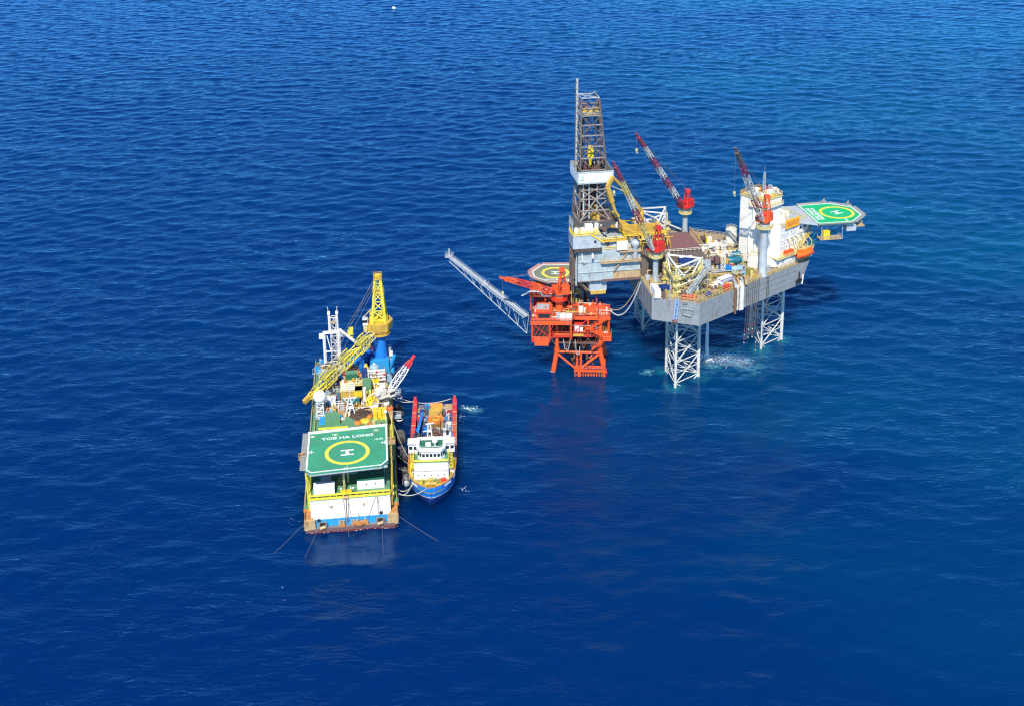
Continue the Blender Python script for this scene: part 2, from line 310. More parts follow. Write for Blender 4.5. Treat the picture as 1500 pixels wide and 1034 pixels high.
# ------------------------------------------------------------------ crane builder
def crane(F, base, ztop, pr, pmat, bmat, tip, label, group, nsec=5, mats=('white', 'maroon'), w=1.5, tipmat=None, cabmat=None, gantry=8., hook=True, collar=True, tri=False, hw=None, sc=1.0, lazy=True, colmat='pale_yellow'):
    r = thing('pedestal_crane', label, 'crane', F, base, group); x, y, z0 = base; s = sc
    M().lathe(x, y, [(pr*1.25, z0), (pr*1.25, z0+.5), (pr, z0+1.2), (pr, ztop-1.6), (pr*1.3, ztop-.4), (pr*1.3, ztop)], 20).done('pedestal', pmat, r, True)
    if collar:
        m = M().lathe(x, y, [(pr, ztop-1.5), (pr+1.5*s, ztop-1.45), (pr+1.5*s, ztop-1.2), (pr, ztop-1.15)], 20)
        m.rail([(x+(pr+1.4*s)*math.cos(a*.5236), y+(pr+1.4*s)*math.sin(a*.5236), ztop-1.2) for a in range(12)], closed=True); m.done('collar_walkway', colmat, r)
    tv = V(tip)-V((x, y, ztop+1.5)); hd = V((tv.x, tv.y, 0)).normalized(); sd2 = V((-hd.y, hd.x, 0)); ang = math.atan2(hd.y, hd.x); c = V((x, y, 0))
    def lo(a, b_, z): q = c+hd*a*s+sd2*b_*s; return (q.x, q.y, ztop+z*s)
    M().lathe(x, y, [(.01, ztop), (1.7*s, ztop), (1.7*s, ztop+.6*s), (.01, ztop+.6*s)], 18).done('slewing_ring', 'dark_grey', r)
    q = lo(-.9, 0, 0); M().ob(q[0], q[1], ztop+.6*s, 4.4*s, 3.2*s, .4*s, ang).done('turntable', bmat, r)
    q = lo(-1.9, 0, 0); h_ = M().ob(q[0], q[1], ztop+1.*s, 2.6*s, 3.0*s, 2.4*s, ang).done('machinery_house', bmat, r)
    q = lo(-1.9, 0, 0); M().ob(q[0], q[1], ztop+3.4*s, 1.2*s, 1.6*s, .35*s, ang).done('roof_vent', bmat, h_)
    q = lo(1., -1.9, 0); cb = M().ob(q[0], q[1], ztop+.7*s, 1.8*s, 1.3*s, 2.1*s, ang).done('cab', cabmat or bmat, r)
    q = lo(1.05, -1.95, 0); M().ob(q[0], q[1], ztop+1.6*s, 1.82*s, 1.34*s, .8*s, ang).done('cab_window', 'glass', cb)
    m = M(); gt = gantry/s
    for k in (-1, 1):
        m.beam(lo(.6, k*1.2, 1), lo(-.9, k*.5, gt), .35*s, .35*s); m.beam(lo(-3, k*1.2, 1), lo(-1.1, k*.5, gt), .28*s, .28*s)
    for f in (.3, .55, .8):
        m.tube(lo(.6-1.5*f, 1.2-.7*f, 1+(gt-1)*f), lo(.6-1.5*f, -1.2+.7*f, 1+(gt-1)*f), .1*s, 4)
        m.tube(lo(.6-1.5*f, 1.2-.7*f, 1+(gt-1)*f), lo(-3+1.9*f, 1.2-.7*f, 1+(gt-1)*f), .1*s, 4); m.tube(lo(.6-1.5*f, -1.2+.7*f, 1+(gt-1)*f), lo(-3+1.9*f, -1.2+.7*f, 1+(gt-1)*f), .1*s, 4)
    m.box(*[v for a_, b_ in zip(lo(-1., 0, gt-.2), (.9*s, .9*s, .5*s)) for v in (a_-b_, a_+b_)]); m.done('gantry', bmat, r)
    ft = V(lo(1.6, 0, 1.5)); tp_ = V(tip); hw = hw or w*.8
    wid = lambda f: w*(.55+.45*min(1, f/.12)) if f < .12 else w*(1-.45*max(0, (f-.6)/.4))
    for i in range(nsec):
        f0, f1_ = i/nsec, (i+1)/nsec; a, b2 = ft.lerp(tp_, f0), ft.lerp(tp_, f1_); n = max(2, int((b2-a).length/(w*1.15)))
        mm = tipmat if (tipmat and i == nsec-1) else mats[i % len(mats)]
        ch, br = truss(a, b2, wid(f0), hw*wid(f0)/w, wid(f1_), hw*wid(f1_)/w, n, .17*max(1, w/1.8), .09*max(1, w/1.8), tri=tri)
        ch.v += [] ; ch.add(br.v, br.f); ch.done('boom_section', mm, r)
    d = (tp_-ft).normalized(); m = M()
    m.beam(tp_-d*.3, tp_+d*2.2*s, wid(1)*.8, .5*s); m.tube(tp_+sd2*.6-V((0, 0, .4)), tp_-sd2*.6-V((0, 0, .4)), .45*s, 10, cap=True); m.done('boom_head', tipmat or mats[(nsec-1) % len(mats)], r)
    m = M(); gp = V(lo(-1., 0, gt))
    for k in (-1, 1):
        m.tube(gp+sd2*k*.4, ft.lerp(tp_, .93)+sd2*k*.4+V((0, 0, hw*.6)), .045, 4)
    m.done('luffing_rope', 'wire', r)
    if hook:
        e = tp_+d*1.2; m = M(); m.tube(e, e-V((0, 0, hook)), .04, 4); m.done('hoist_rope', 'wire', r)
        hk = M(); z = e.z-hook; hk.box(e.x-.35, e.x+.35, e.y-.3, e.y+.3, z-.9, z); hk.pipe([(e.x, e.y, z-.9), (e.x, e.y, z-1.5), (e.x+.3, e.y, z-1.7), (e.x+.45, e.y, z-1.4)], .12); hk.done('hook_block', 'pale_yellow', r)
    return r
def ctr(F, x, y, z, lx, ly, h, mat, label, a=0, name='container', cat='container', group=None, frame=None, top=None):
    r = thing(name, label, cat, F, (x, y, z), group)
    s = M().ob(x, y, z+.1, lx, ly, h-.1, a).done('shell', mat, r)
    c, d = math.cos(a), math.sin(a); R = lambda u, v: (x+c*u-d*v, y+d*u+c*v)
    m = M()
    for i in (-1, 1):
        for j in (-1, 1): m.ob(*R(i*(lx/2-.02), j*(ly/2-.02)), z, .16, .16, h+.04, a)
    for zz in (z, z+h-.1):
        for j in (-1, 1): m.ob(*R(0, j*(ly/2)), zz, lx, .12, .16, a)
        for i in (-1, 1): m.ob(*R(i*(lx/2), 0), zz, .12, ly, .16, a)
    m.done('corner_frame', frame or mat, r)
    m = M()
    for j in (-1, 1):
        n = int(lx/.45)
        for k in range(n): m.ob(*R(-lx/2+(k+.5)*lx/n, j*(ly/2+.03)), z+.2, .2, .07, h-.35, a)
    m.done('side_ribs', mat, r)
    if top: M().ob(x, y, z+h-.02, lx*.96, ly*.96, .06, a).done('roof_sheet', top, r)
    else:
        m = M()
        for k in range(int(lx/.8)): m.ob(*R(-lx/2+(k+.5)*lx/int(lx/.8), 0), z+h, .3, ly*.9, .06, a)
        m.done('roof_ribs', mat, r)
    return r
def tankv(F, x, y, z, rad, h, mat, label, group=None, name='storage_tank', topmat=None):
    r = thing(name, label, 'tank', F, (x, y, z), group)
    M().lathe(x, y, [(rad, z+.3), (rad, z+h*.93), (rad*.75, z+h*.985), (.01, z+h)], 22).done('shell', mat, r, True)
    m = M()
    for k in (.25, .6, .9): m.lathe(x, y, [(rad, z+h*k), (rad+.1, z+h*k+.02), (rad+.1, z+h*k+.15), (rad, z+h*k+.17)], 22)
    m.done('hoop', mat, r)
    M().rail([(x+rad*.95*math.cos(a*.785), y+rad*.95*math.sin(a*.785), z+h*.93) for a in range(8)], closed=True, sp=1.2).done('railing', topmat or 'pale_yellow', r)
    M().lathe(x, y, [(rad*1.08, z), (rad*1.08, z+.3), (rad*.9, z+.32)], 22).done('skirt', 'dark_grey', r)
    m = M(); a = -1.9
    for k in (-.25, .25): m.tube((x+(rad+.2)*math.cos(a)+k, y+(rad+.2)*math.sin(a), z), (x+(rad+.2)*math.cos(a)+k, y+(rad+.2)*math.sin(a), z+h), .05, 4)
    m.done('ladder', topmat or 'pale_yellow', r); return r
def skid(F, x, y, z, lx, ly, h, mat, label, kind='pump', a=0, mat2='dark_grey', name=None, cat=None, group=None):
    nm = {'pump': 'pump_skid', 'gen': 'generator_set', 'cab': 'control_cabin', 'winch': 'winch', 'basket': 'cargo_basket', 'htank': 'horizontal_tank', 'rack': 'bottle_rack'}[kind]
    r = thing(name or nm, label, cat or nm.replace('_', ' '), F, (x, y, z), group)
    c, d = math.cos(a), math.sin(a); R = lambda u, v, w_=0: (x+c*u-d*v, y+d*u+c*v, z+w_)
    m = M(); 
    for j in (-.42, .42): m.ob(*R(0, j*ly)[:2], z, lx, .25, .3, a)
    for i in (-.45, 0, .45): m.ob(*R(i*lx, 0)[:2], z+.03, .2, ly*.9, .24, a)
    m.done('skid_frame', mat2, r)
    if kind == 'pump':
        M().cap(R(-.38*lx, 0, h*.5), R(.05*lx, 0, h*.5), min(ly, h)*.36).done('motor', mat, r, True)
        M().ob(*R(.3*lx, 0)[:2], z+.3, lx*.3, ly*.7, h*.75, a).done('gear_housing', mat, r)
        M().pipe([R(.3*lx, 0, h), R(.3*lx, 0, h*1.3), R(-.3*lx, .3*ly, h*1.3), R(-.3*lx, .3*ly, .3)], .14).done('discharge_pipe', mat2, r)
    elif kind == 'gen':
        M().ob(*R(0, 0)[:2], z+.3, lx*.95, ly*.85, h*.7, a).done('enclosure', mat, r)
        m = M()
        for k in range(3): m.ob(*R((k-1)*lx*.3, 0)[:2], z+.3+h*.7, lx*.18, ly*.6, .25, a)
        m.done('cooling_vent', mat, r)
        M().tube(R(.3*lx, .1*ly, h*.7), R(.3*lx, .1*ly, h*1.35), .2, 8, cap=True).done('exhaust', 'steel', r)
        M().ob(*R(-.2*lx, -.43*ly)[:2], z+.5, lx*.3, .1, h*.45, a).done('service_door', mat2, r)
    elif kind == 'cab':
        M().ob(*R(0, 0)[:2], z+.2, lx, ly, h-.3, a).done('wall', mat, r); M().ob(*R(0, 0)[:2], z+h-.1, lx*1.06, ly*1.06, .14, a).done('roof', mat, r)
        for k in (-.25, .25): M().ob(*R(k*lx, -ly/2)[:2], z+h*.5, lx*.28, .06, h*.26, a).done('window', 'glass', r)
        M().ob(*R(lx/2, 0)[:2], z+.25, .06, ly*.35, h*.75, a).done('door', mat2, r)
    elif kind == 'winch':
        M().tube(R(-.3*lx, 0, h*.5), R(.3*lx, 0, h*.5), h*.3, 14, cap=True).done('drum', 'coil_brown', r)
        for k in (-.32, .32): M().tube(R(k*lx-.06, 0, h*.5), R(k*lx+.06, 0, h*.5), h*.5, 16, cap=True).done('flange', mat, r)
        M().ob(*R(.45*lx, 0)[:2], z+.3, lx*.16, ly*.5, h*.5, a).done('gearbox', mat, r)
    elif kind == 'basket':
        M().ob(*R(0, 0)[:2], z+.2, lx, ly, .15, a).done('floor_plate', mat2, r)
        m = M().rail([R(-lx/2, -ly/2, .3), R(lx/2, -ly/2, .3), R(lx/2, ly/2, .3), R(-lx/2, ly/2, .3)], h, .7, .07, True); m.done('mesh_side', mat, r)
        rn = random.Random(int(x*7+y*3)); 
        for k in range(3): M().ob(*R(rn.uniform(-.3, .3)*lx, rn.uniform(-.25, .25)*ly)[:2], z+.36, lx*.25, ly*.3, h*rn.uniform(.4, .9), a+rn.random()).done('load', rn.choice([mat, 'buff', 'light_grey', 'rust_orange']), r)
    elif kind == 'htank':
        M().cap(R(-.4*lx, 0, h*.55), R(.4*lx, 0, h*.55), min(h, ly)*.45, 14).done('shell', mat, r, True)
        for k in (-.25, .25): M().ob(*R(k*lx, 0)[:2], z+.2, .25, ly*.8, h*.4, a).done('saddle', mat2, r)
        M().tube(R(0, 0, h*.9), R(0, 0, h*1.15), .3, 10, cap=True).done('manhole', mat, r)
    elif kind == 'rack':
        n = max(2, int(lx/.5))
        for j in (-.2, .2):
            for k in range(n): 
                q = R(-lx/2+(k+.5)*lx/n, j*ly); M().lathe(q[0], q[1], [(.19, z+.3), (.19, z+h*.85), (.07, z+h*.95), (.07, z+h)], 8).done('bottle', mat, r)
        M().rail([R(-lx/2, -ly/2, .2), R(lx/2, -ly/2, .2), R(lx/2, ly/2, .2), R(-lx/2, ly/2, .2)], h*.8, 1, .06, True).done('rack_frame', mat2, r)
    return r
def piping(parent, reg, z, n, seed, mats, zmax=2.5, r0=.07, r1=.2):
    rn = random.Random(seed); x0, x1, y0, y1 = reg; by = {}
    for i in range(n):
        p = [rn.uniform(x0, x1), rn.uniform(y0, y1), z+rn.uniform(.3, zmax)]; P = [tuple(p)]; ax = rn.choice([0, 1])
        for k in range(rn.randint(2, 5)):
            if ax == 0: p[0] = min(x1, max(x0, p[0]+rn.uniform(-.5, .5)*(x1-x0)))
            elif ax == 1: p[1] = min(y1, max(y0, p[1]+rn.uniform(-.5, .5)*(y1-y0)))
            else: p[2] = z+rn.uniform(.2, zmax)
            P.append(tuple(p)); ax = rn.choice([a for a in (0, 1, 2) if a != ax])
        by.setdefault(rn.choice(mats), M()).pipe(P+[(p[0], p[1], z)], rn.uniform(r0, r1), 6)
    for k, m in by.items(): m.done('pipework', k, parent, kind='stuff')
def clutter(parent, reg, z, n, seed, mats, smin=.5, smax=1.8, hmax=2.2):
    rn = random.Random(seed); x0, x1, y0, y1 = reg; by = {}
    for i in range(n):
        x, y = rn.uniform(x0, x1), rn.uniform(y0, y1); m = by.setdefault(rn.choice(mats), M()); k = rn.random(); a = rn.uniform(smin, smax); c = rn.uniform(smin, smax); h = rn.uniform(.4, hmax)
        if k < .45: m.ob(x, y, z, a, c, h, rn.choice([0, 0, .5, 1.57]))
        elif k < .65: m.lathe(x, y, [(a*.4, z), (a*.4, z+h*.85), (.02, z+h)], 10)
        elif k < .8: m.cap((x-a*.6, y, z+c*.45), (x+a*.6, y, z+c*.45), c*.35, 8)
        elif k < .9:
            m.rail([(x-a, y-c, z), (x+a, y-c, z), (x+a, y+c, z), (x-a, y+c, z)], h*.8, .8, .06, True)
        else: m.tube((x, y, z), (x, y, z+h*2), .1, 6); m.ob(x, y, z+h*2, .5, .4, .3)
    for k, m in by.items(): m.done('deck_machinery', k, parent, kind='stuff')
def heli_deck(F, parent_label, P, z, c, rr, deckmat, text_body, text_loc, text_ang, tsize, hang, netedges, netmat, weight=None, wloc=None, name='helideck', th=.5, textsx=1, netw=1.5, group='helidecks'):
    r = thing(name, parent_label, 'helideck', F, (c[0], c[1], z-th), group)
    M().prism(P, z-th, z).done('deck_plate', deckmat, r)
    M().prism(inset(P, .08), z-th-.5, z-th-.003).done('edge_beam', 'light_grey', r)
    band(inset(P, .12), z+.005, .45).done('perimeter_line', 'mark_white', r)
    ring(c[0], c[1], z+.005, rr-1.05, rr).done('aiming_circle', 'mark_yellow', r)
    s = rr/6.2; m = M()
    for k in (-1, 1): m.ob(c[0]+k*1.15*s*math.cos(hang), c[1]+k*1.15*s*math.sin(hang), z+.005, .55*s, 3.6*s, .03, hang)
    m.ob(c[0], c[1], z+.008, 2.4*s, .9*s, .03, hang); m.done('letter_h', 'mark_white', r)
    if text_body: text(text_body, tsize, F, (*text_loc, z+.02), text_ang, 'mark_white', r, 'deck_lettering', sx=textsx, bold=.04)
    if weight: text(weight, tsize*.62, F, (*wloc, z+.02), text_ang, 'mark_white', r, 'weight_marking', sx=1.2)
    netting(P, z-.1, netw, netedges, netmat, r)
    return r
# ------------------------------------------------------------------ jack-up drilling rig
F = JK
rig = thing('jackup_rig', 'grey jack-up drilling rig standing on white lattice legs', 'drilling rig', F, (0, 0, 26))
TOP = [(-24.5, -28.6), (-10.5, -36.2), (38.5, -7.4), (38.5, 7.4), (-10.5, 36.2), (-24.5, 28.6)]
BOT = [(-24.5, -28.6), (-10.5, -36.2), (34.3, -10.1), (34.3, 10.1), (-10.5, 36.2), (-24.5, 28.6)]
hull = M().prism(BOT, 26, 34, TOP).done('hull', 'hull_grey', rig)
M().prism(inset(TOP, .4), 34, 34.08).done('main_deck', 'tan_deck', rig)
m = M()  # plate seams standing slightly proud on the hull sides
def face_pt(p, q, f, z): return (p[0]+(q[0]-p[0])*f, p[1]+(q[1]-p[1])*f, z)
for i, j, n in ((0, 1, 5), (1, 2, 14), (5, 0, 14)):
    a, b_ = BOT[i], BOT[j]; a2, b2 = TOP[i], TOP[j]
    for k in range(1, n):
        m.beam(face_pt(a, b_, k/n, 26.1), face_pt(a2, b2, k/n, 33.9), .05, .05)
    for z in (28, 30, 32):
        m.beam(face_pt(a, b_, 0, z), face_pt(a, b_, 1 if i != 1 else .95, z), .05, .05)
m.done('plate_seam', 'hull_grey', hull)
M().add([(*p, 34) for p in TOP]+[(*p, 34.18) for p in TOP], [(i, (i+1) % 6, 6+(i+1) % 6, 6+i) for i in range(6)]).done('deck_edge', 'buff', hull)
M().rail([(*p, 34.1) for p in inset(TOP, .3)], 1.15, 1.6, .06, True).done('deck_railing', 'pale_yellow', rig)
m = M(); m.rail([(*p, 34.1) for p in inset(TOP, .7)][:3], 1.6, 3.1, .08); m.done('deck_pipe', 'buff', rig)
for k, (lx, ly) in enumerate(((-12.3, -21.9), (-12.3, 21.9), (25.8, 0))):
    cs = [(lx-3.25, ly-5.8), (lx-3.25, ly+5.8), (lx+6.6, ly)]
    lg = M().lathe(lx, ly, [(.3, -8), (.3, -7.9)], 4).done('leg', 'leg_white', rig)
    ztop = 44 if k < 2 else 36
    for c in cs:
        m = M().tube((*c, -9), (*c, ztop), .47, 12, cap=True)
        d = math.atan2(ly-c[1], lx-c[0]); m.ob(c[0]+.5*math.cos(d), c[1]+.5*math.sin(d), -9, .3, .2, 9+ztop, d); m.done('chord', 'leg_white', lg)
    m = M(); bay = 7.6; z = -6.3
    while z < 26:
        for i in range(3):
            p, q = cs[i], cs[(i+1) % 3]; md = ((p[0]+q[0])/2, (p[1]+q[1])/2)
            m.tube((*p, z), (*q, z+bay), .2, 6); m.tube((*q, z), (*p, z+bay), .2, 6); m.tube((*p, z), (*q, z), .17, 6)
            m.tube((*p, z+bay/2), (*q, z+bay/2), .14, 6)
        mid = [((cs[i][0]+cs[(i+1) % 3][0])/2, (cs[i][1]+cs[(i+1) % 3][1])/2, z+bay/2) for i in range(3)]
        for i in range(3): m.tube(mid[i], mid[(i+1) % 3], .12, 5)
        z += bay
    m.done('bracing', 'leg_white', lg)
# jacking frame over the near leg
jf = thing('jacking_frame', 'white cross-braced jacking frame above the near rig leg with yellow platforms', 'jacking frame', F, (-12.3, -21.9, 34.1), 'jacking frames over the legs')
A_ = [(-16.4, -29), (-16.4, -17.4), (-6.2, -22.6)]
for p in A_: M().beam((*p, 34.1), (*p, 44), .6, .6).done('upright', 'pale_yellow', jf)
m = M(); Z1, Z2 = 37.2, 44
for i in range(3):
    p, q = A_[i], A_[(i+1) % 3]; h_ = ((p[0]+q[0])/2, (p[1]+q[1])/2)
    m.beam((*p, Z2), (*q, Z2), .4, .4); m.beam((*p, Z2), (*h_, Z1), .32, .32); m.beam((*q, Z2), (*h_, Z1), .32, .32); m.beam((*p, Z1), (*q, Z1), .28, .28)
m.done('cross_brace', 'clean_white', jf)
for z in (36.4, 39.4):
    band(inset([A_[0], A_[2], A_[1]], -.9), z, 1.3, .12).done('platform', 'olive_yellow', jf)
    M().rail([(*p, z+.12) for p in inset([A_[0], A_[2], A_[1]], -1.0)], 1.1, 1.2, .07, True).done('platform_railing', 'pale_yellow', jf)
for p in A_:
    m = M()
    for z in (34.6, 36.9, 39.2): m.ob(p[0], p[1], z, 2.2, 1.5, 1.8, .5); m.tube((p[0]-1.3, p[1]-.5, z+.9), (p[0]+1.3, p[1]-.5, z+.9), .5, 8, cap=True)
    m.done('jacking_motor', 'pale_yellow', jf)
clutter(jf, (-17, -5, -28, -16), 34.1, 40, 5, ['olive_yellow', 'pale_yellow', 'dark_grey', 'light_grey'])
piping(jf, (-18, -5, -30, -16), 34.2, 30, 8, ['pale_yellow', 'olive_yellow', 'steel', 'buff'], 4)
jf2 = copy_tree(jf); jf2.location = F.W((-12.3, 21.9, 34.1)); jf2['label'] = 'white cross-braced jacking frame on the far side of the rig deck, behind the pipe stack'
# cantilever
ca = thing('cantilever_beam', 'grey box-sided cantilever carrying the drill floor out from the rig', 'cantilever', F, (-35, 0, 34.2))
M().prism([(-46.2, -13), (-24.6, -13), (-24.6, 10), (-40.5, 10), (-46.2, -5)], 34.3, 45.2).done('box_girder', 'panel_grey', ca)
M().box(-24.6, -1, -11.5, 11.5, 34.3, 40.2).done('inboard_girder', 'steel', ca)
rn = random.Random(3)
wd = 21.6/9
for i in range(9):   # plated side: each panel its own sheet
    for j, (z0, z1) in enumerate(((34.6, 37.5), (37.7, 41.2), (41.4, 45))):
        M().box(-46.1+i*wd+.07, -46.1+(i+1)*wd-.07, -13.05-rn.random()*.05, -12.98, z0, z1).done('side_panel', 'panel_grey' if (i < 5 or j) else 'buff', ca)
for z in (34.3, 37.58, 41.28): M().box(-46.3, -24.5, -13.35, -13, z, z+.14).done('stringer', 'steel' if z < 35 else 'light_grey', ca)
M().box(-38, -24.5, -13.7, -12.9, 34.1, 34.75).done('skid_rail', 'casing_brown', ca)
piping(rig, (-9, 10, -22, -16), 34.4, 30, 73, ['pale_yellow', 'cream', 'galvanized', 'buff', 'olive_yellow'], 2.2, .1, .26)
m = M().rail([(-38.5, -14.6, 41.2), (-24.6, -14.6, 41.2)], 1.2, .8, .09); m.box(-38.5, -24.6, -14.7, -13.1, 41.05, 41.2); m.done('side_walkway', 'buff', ca)
m = M(); m.beam((-34, -14, 38), (-29.5, -13.6, 43.8), .35, .35); m.beam((-28, -13.6, 43.8), (-25, -13.6, 40), .3, .3); m.box(-32, -24.6, -14.5, -13.1, 44.6, 44.8); m.done('gusset', 'buff', ca)
M().rail([(-37, -12.9, 45.2), (-24, -12.9, 45.2)], 1.2, 1.2, .08).done('top_railing', 'yellow', ca)
m = M()
for i in range(14): m.box(-46+i*1.6, -45.6+i*1.6, -13, 10 if i > 3 else -4, 33.9, 34.3)
m.done('floor_frame', 'dark_grey', ca)
# grey box under the cantilever
bx = thing('well_control_box', 'grey box with a yellow base hanging under the cantilever above the red platform', 'hanging box', F, (-38.7, -11, 29.6))
M().box(-42, -36, -12, -7, 30.3, 33.9).done('casing', 'light_grey', bx); M().box(-41.6, -36.4, -12.4, -7.5, 29.2, 30.3).done('base_tray', 'ochre', bx); M().tube((-39, -10, 20), (-39, -10, 29.2), .35, 10).done('riser', 'maroon', bx)
m = M(); m.tube((-46, -11, 34), (-42.5, -10, 29.5), .2); m.tube((-48, -5, 34), (-44, -7, 28), .2); m.tube((-45.5, -12, 34), (-42, -12, 30.5), .15); m.done('brace', 'buff', bx)
# conductors between cantilever and platform
cw = thing('conductor_bundle', 'dark cluster of well conductors rising from the red platform to the drill floor', 'conductors', F, (-43, 0, 20))
for i in range(9):
    x, y = -46+(i % 3)*2.6, -4+(i//3)*2.6; M().tube((x, y, -5), (x, y, 34), .45, 8).done('conductor', ('rust', 'casing_brown', 'steel')[i % 3], cw)
# drill floor
df = thing('drill_floor', 'blue-grey drill floor house with sloping yellow stair rails below the derrick', 'drill floor', F, (-40, 0, 45.2))
M().prism([(-48, -13.6), (-38.5, -13.6), (-38.5, 8), (-43, 8), (-48, -6)], 46.6, 51.2).done('house_wall', 'light_grey', df)
M().prism([(-38.5, -12.4), (-30, -12.4), (-30, 10), (-38.5, 10)], 45.3, 48.6).done('lower_house', 'panel_grey', df)
M().prism([(-47.8, -7.2), (-31, -7.2), (-31, 6.4), (-43.8, 6.4), (-47.8, -6)], 51.25, 53).done('rotary_floor', 'dark_grey', df)
M().box(-48.2, -38.3, -13.8, -7.2, 51.2, 51.4).done('house_roof', 'pale_yellow', df)
M().box(-45, -42, -13.68, -13.55, 48.2, 49.9).done('window', 'panel_grey', df); M().box(-40.8, -40, -13.68, -13.55, 48.4, 49.3).done('window', 'glass', df); M().box(-36.5, -35.3, -12.5, -12.35, 46.2, 48).done('doorway', 'casing_brown', df)
M().box(-34, -32, -12.7, -12.3, 46.4, 47.4).done('window', 'light_grey', df)
m = M(); m.rail([(-48, -13.5, 51.4), (-41, -13.5, 51.4)], 1.3, .9, .1); m.rail([(-48, -13.5, 51.4), (-48, -7.5, 51.4)], 1.3, .9, .1); m.rail([(-41, -13.5, 51.4), (-37.5, -13.5, 48.8), (-29.5, -13.5, 48.8)], 1.3, .9, .1); m.rail([(-29.5, -13.5, 48.8), (-29.5, 6, 48.8)], 1.3, 1, .1); m.done('railing', 'yellow', df)
M().beam((-41.5, -13.75, 51.3), (-37.4, -13.75, 48.5), .3, .5).done('stair_string', 'yellow', df); M().box(-37.5, -29.4, -13.9, -12.3, 48.5, 48.8).done('landing', 'ochre', df)
M().box(-47.8, -38.2, -14.3, -12, 45.4, 46.5).done('under_floor', 'black', df)
m = M()
for i in range(16): m.box(-47.6+i*.6, -47.3+i*.6, -14.5, -14.2, 45.7, 46.6)
m.done('floor_joist', 'steel', df)
M().box(-33, -29.3, -14, -11.5, 45.3, 48.6).done('cream_cabin', 'cream', df); M().lathe(-26.5, -13.5, [(.9, 41), (.9, 46), (1.6, 47), (1.6, 48.2), (.01, 48.8)], 16).done('vent_trunk', 'light_grey', df, True)
for x in (-46.5, -44.2): M().lathe(x, -11.6, [(.8, 51.4), (.8, 53.2), (.3, 53.6), (.01, 53.6)], 14).done('mud_tank', 'cream', df, True)
M().box(-43.2, -40.6, -10.8, -9, 51.4, 53.9).done('white_cabinet', 'white', df)
clutter(df, (-47.5, -31, -12, -6), 51.4, 26, 4, ['cream', 'steel', 'white', 'ochre']); clutter(df, (-44, -33, -5, 5), 53, 26, 14, ['casing_brown', 'steel', 'dark_grey', 'ochre'], hmax=4)
m = M()
for y in (-12, -9, -6): m.tube((-47.6, y, 30), (-47.6, y, 55), .2, 8)
for z in (36, 41, 46, 51, 56): m.beam((-47.6, -12, z), (-47.6, -6, z), .22, .22)
m.done('aft_frame', 'steel', df)
M().box(-47.4, -46.3, -11.5, -6, 35, 46.4).done('aft_house', 'casing_brown', df)
piping(df, (-47.8, -46.6, -12.5, -5), 33, 22, 77, ['steel', 'rust', 'galvanized', 'dark_grey'], 14, .1, .25)
m = M(); m.rail([(-47.7, -12, 53), (-47.7, -6, 53)], 3, 1.4, .12); m.prism([(-48, -12), (-47.8, -12), (-47.8, -6), (-48, -6)], 52.6, 54.2); m.done('wind_wall', 'galvanized', df)
M().pipe([(-45, -13.8, 45.3), (-45, -14.8, 42.6), (-44, -14.8, 42.6)], .12).done('flood_light_arm', 'white', df); M().ob(-41.6, -15, 43.6, .5, .6, 1.6).done('flood_light', 'clean_white', df)
# derrick
dk = thing('drilling_derrick', 'tall tapering brown-grey steel lattice derrick with a white banner box', 'derrick', F, (-38.8, 0, 53))
def dsec(z):  # centre x, half width at height z
    if z <= 67: return -38.8, 5.5-.75*(z-53)/14
    return -38.9-1.1*(z-67)/32, 4.75-1.85*(z-67)/32
LV = [53, 57, 61, 64.3, 67, 71.2, 75.4, 79.4, 83.2, 86.8, 90, 92.6, 96]
def dc(z): c, h_ = dsec(z); return [(c-h_, -h_, z), (c+h_, -h_, z), (c+h_, h_, z), (c-h_, h_, z)]
for k in range(4):
    m = M()
    for a, b_ in zip(LV, LV[1:]): m.beam(dc(a)[k], dc(b_)[k], .48, .48)
    m.done('mast_leg', 'steel', dk)
for n_, (a, b_) in enumerate(zip(LV, LV[1:])):
    m = M(); md_ = M(); A, Bq = dc(a), dc(b_)
    for k in range(4):
        j = (k+1) % 4; md_.beam(A[k], A[j], .3, .3)
        if n_ % 2 == 0: m.beam(A[k], V(Bq[k]).lerp(V(Bq[j]), .5), .22, .22); m.beam(A[j], V(Bq[k]).lerp(V(Bq[j]), .5), .22, .22)
        else: m.beam(Bq[k], V(A[k]).lerp(V(A[j]), .5), .22, .22); m.beam(Bq[j], V(A[k]).lerp(V(A[j]), .5), .22, .22)
    md_.done('girt', 'girt_grey', dk); m.done('diagonal_brace', 'steel' if n_ > 3 else 'girt_grey', dk)
m = M(); m.beam(dc(53)[0], V(dc(61)[0]).lerp(V(dc(61)[1]), .55), .4, .4); m.beam(dc(53)[1], V(dc(61)[0]).lerp(V(dc(61)[1]), .55), .4, .4); m.beam(V(dc(61)[0]).lerp(V(dc(61)[1]), .55), dc(64.3)[0], .35, .35); m.beam(V(dc(61)[0]).lerp(V(dc(61)[1]), .55), dc(64.3)[1], .35, .35); m.done('v_door_frame', 'girt_grey', dk)
m = M()
for k in range(11):
    x = -42.4+k*.7
    for y in (1.6, 2.6, 3.4, 3.9): m.tube((x, y, 54), (x+.1, y, 71), .2, 6)
for x in (-41.5, -36.8): m.tube((x, -3.6, 54), (x+.4, -2.4, 92), .22, 6)
m.done('racked_drill_pipe', 'casing_brown', dk)
m = M(); m.tube((-42.5, 3, 53), (-41.5, 2, 92), .4, 8); m.tube((-36, 3, 53), (-37.5, 2, 89.5), .3, 8); m.beam((-43.2, 0, 54), (-42, 0, 89.5), .5, 1.4); m.done('guide_rail', 'dark_grey', dk)
bb = M()
x0, x1, y0, y1, z0, z1 = -45, -32.6, -6.6, 6.6, 67, 71.4
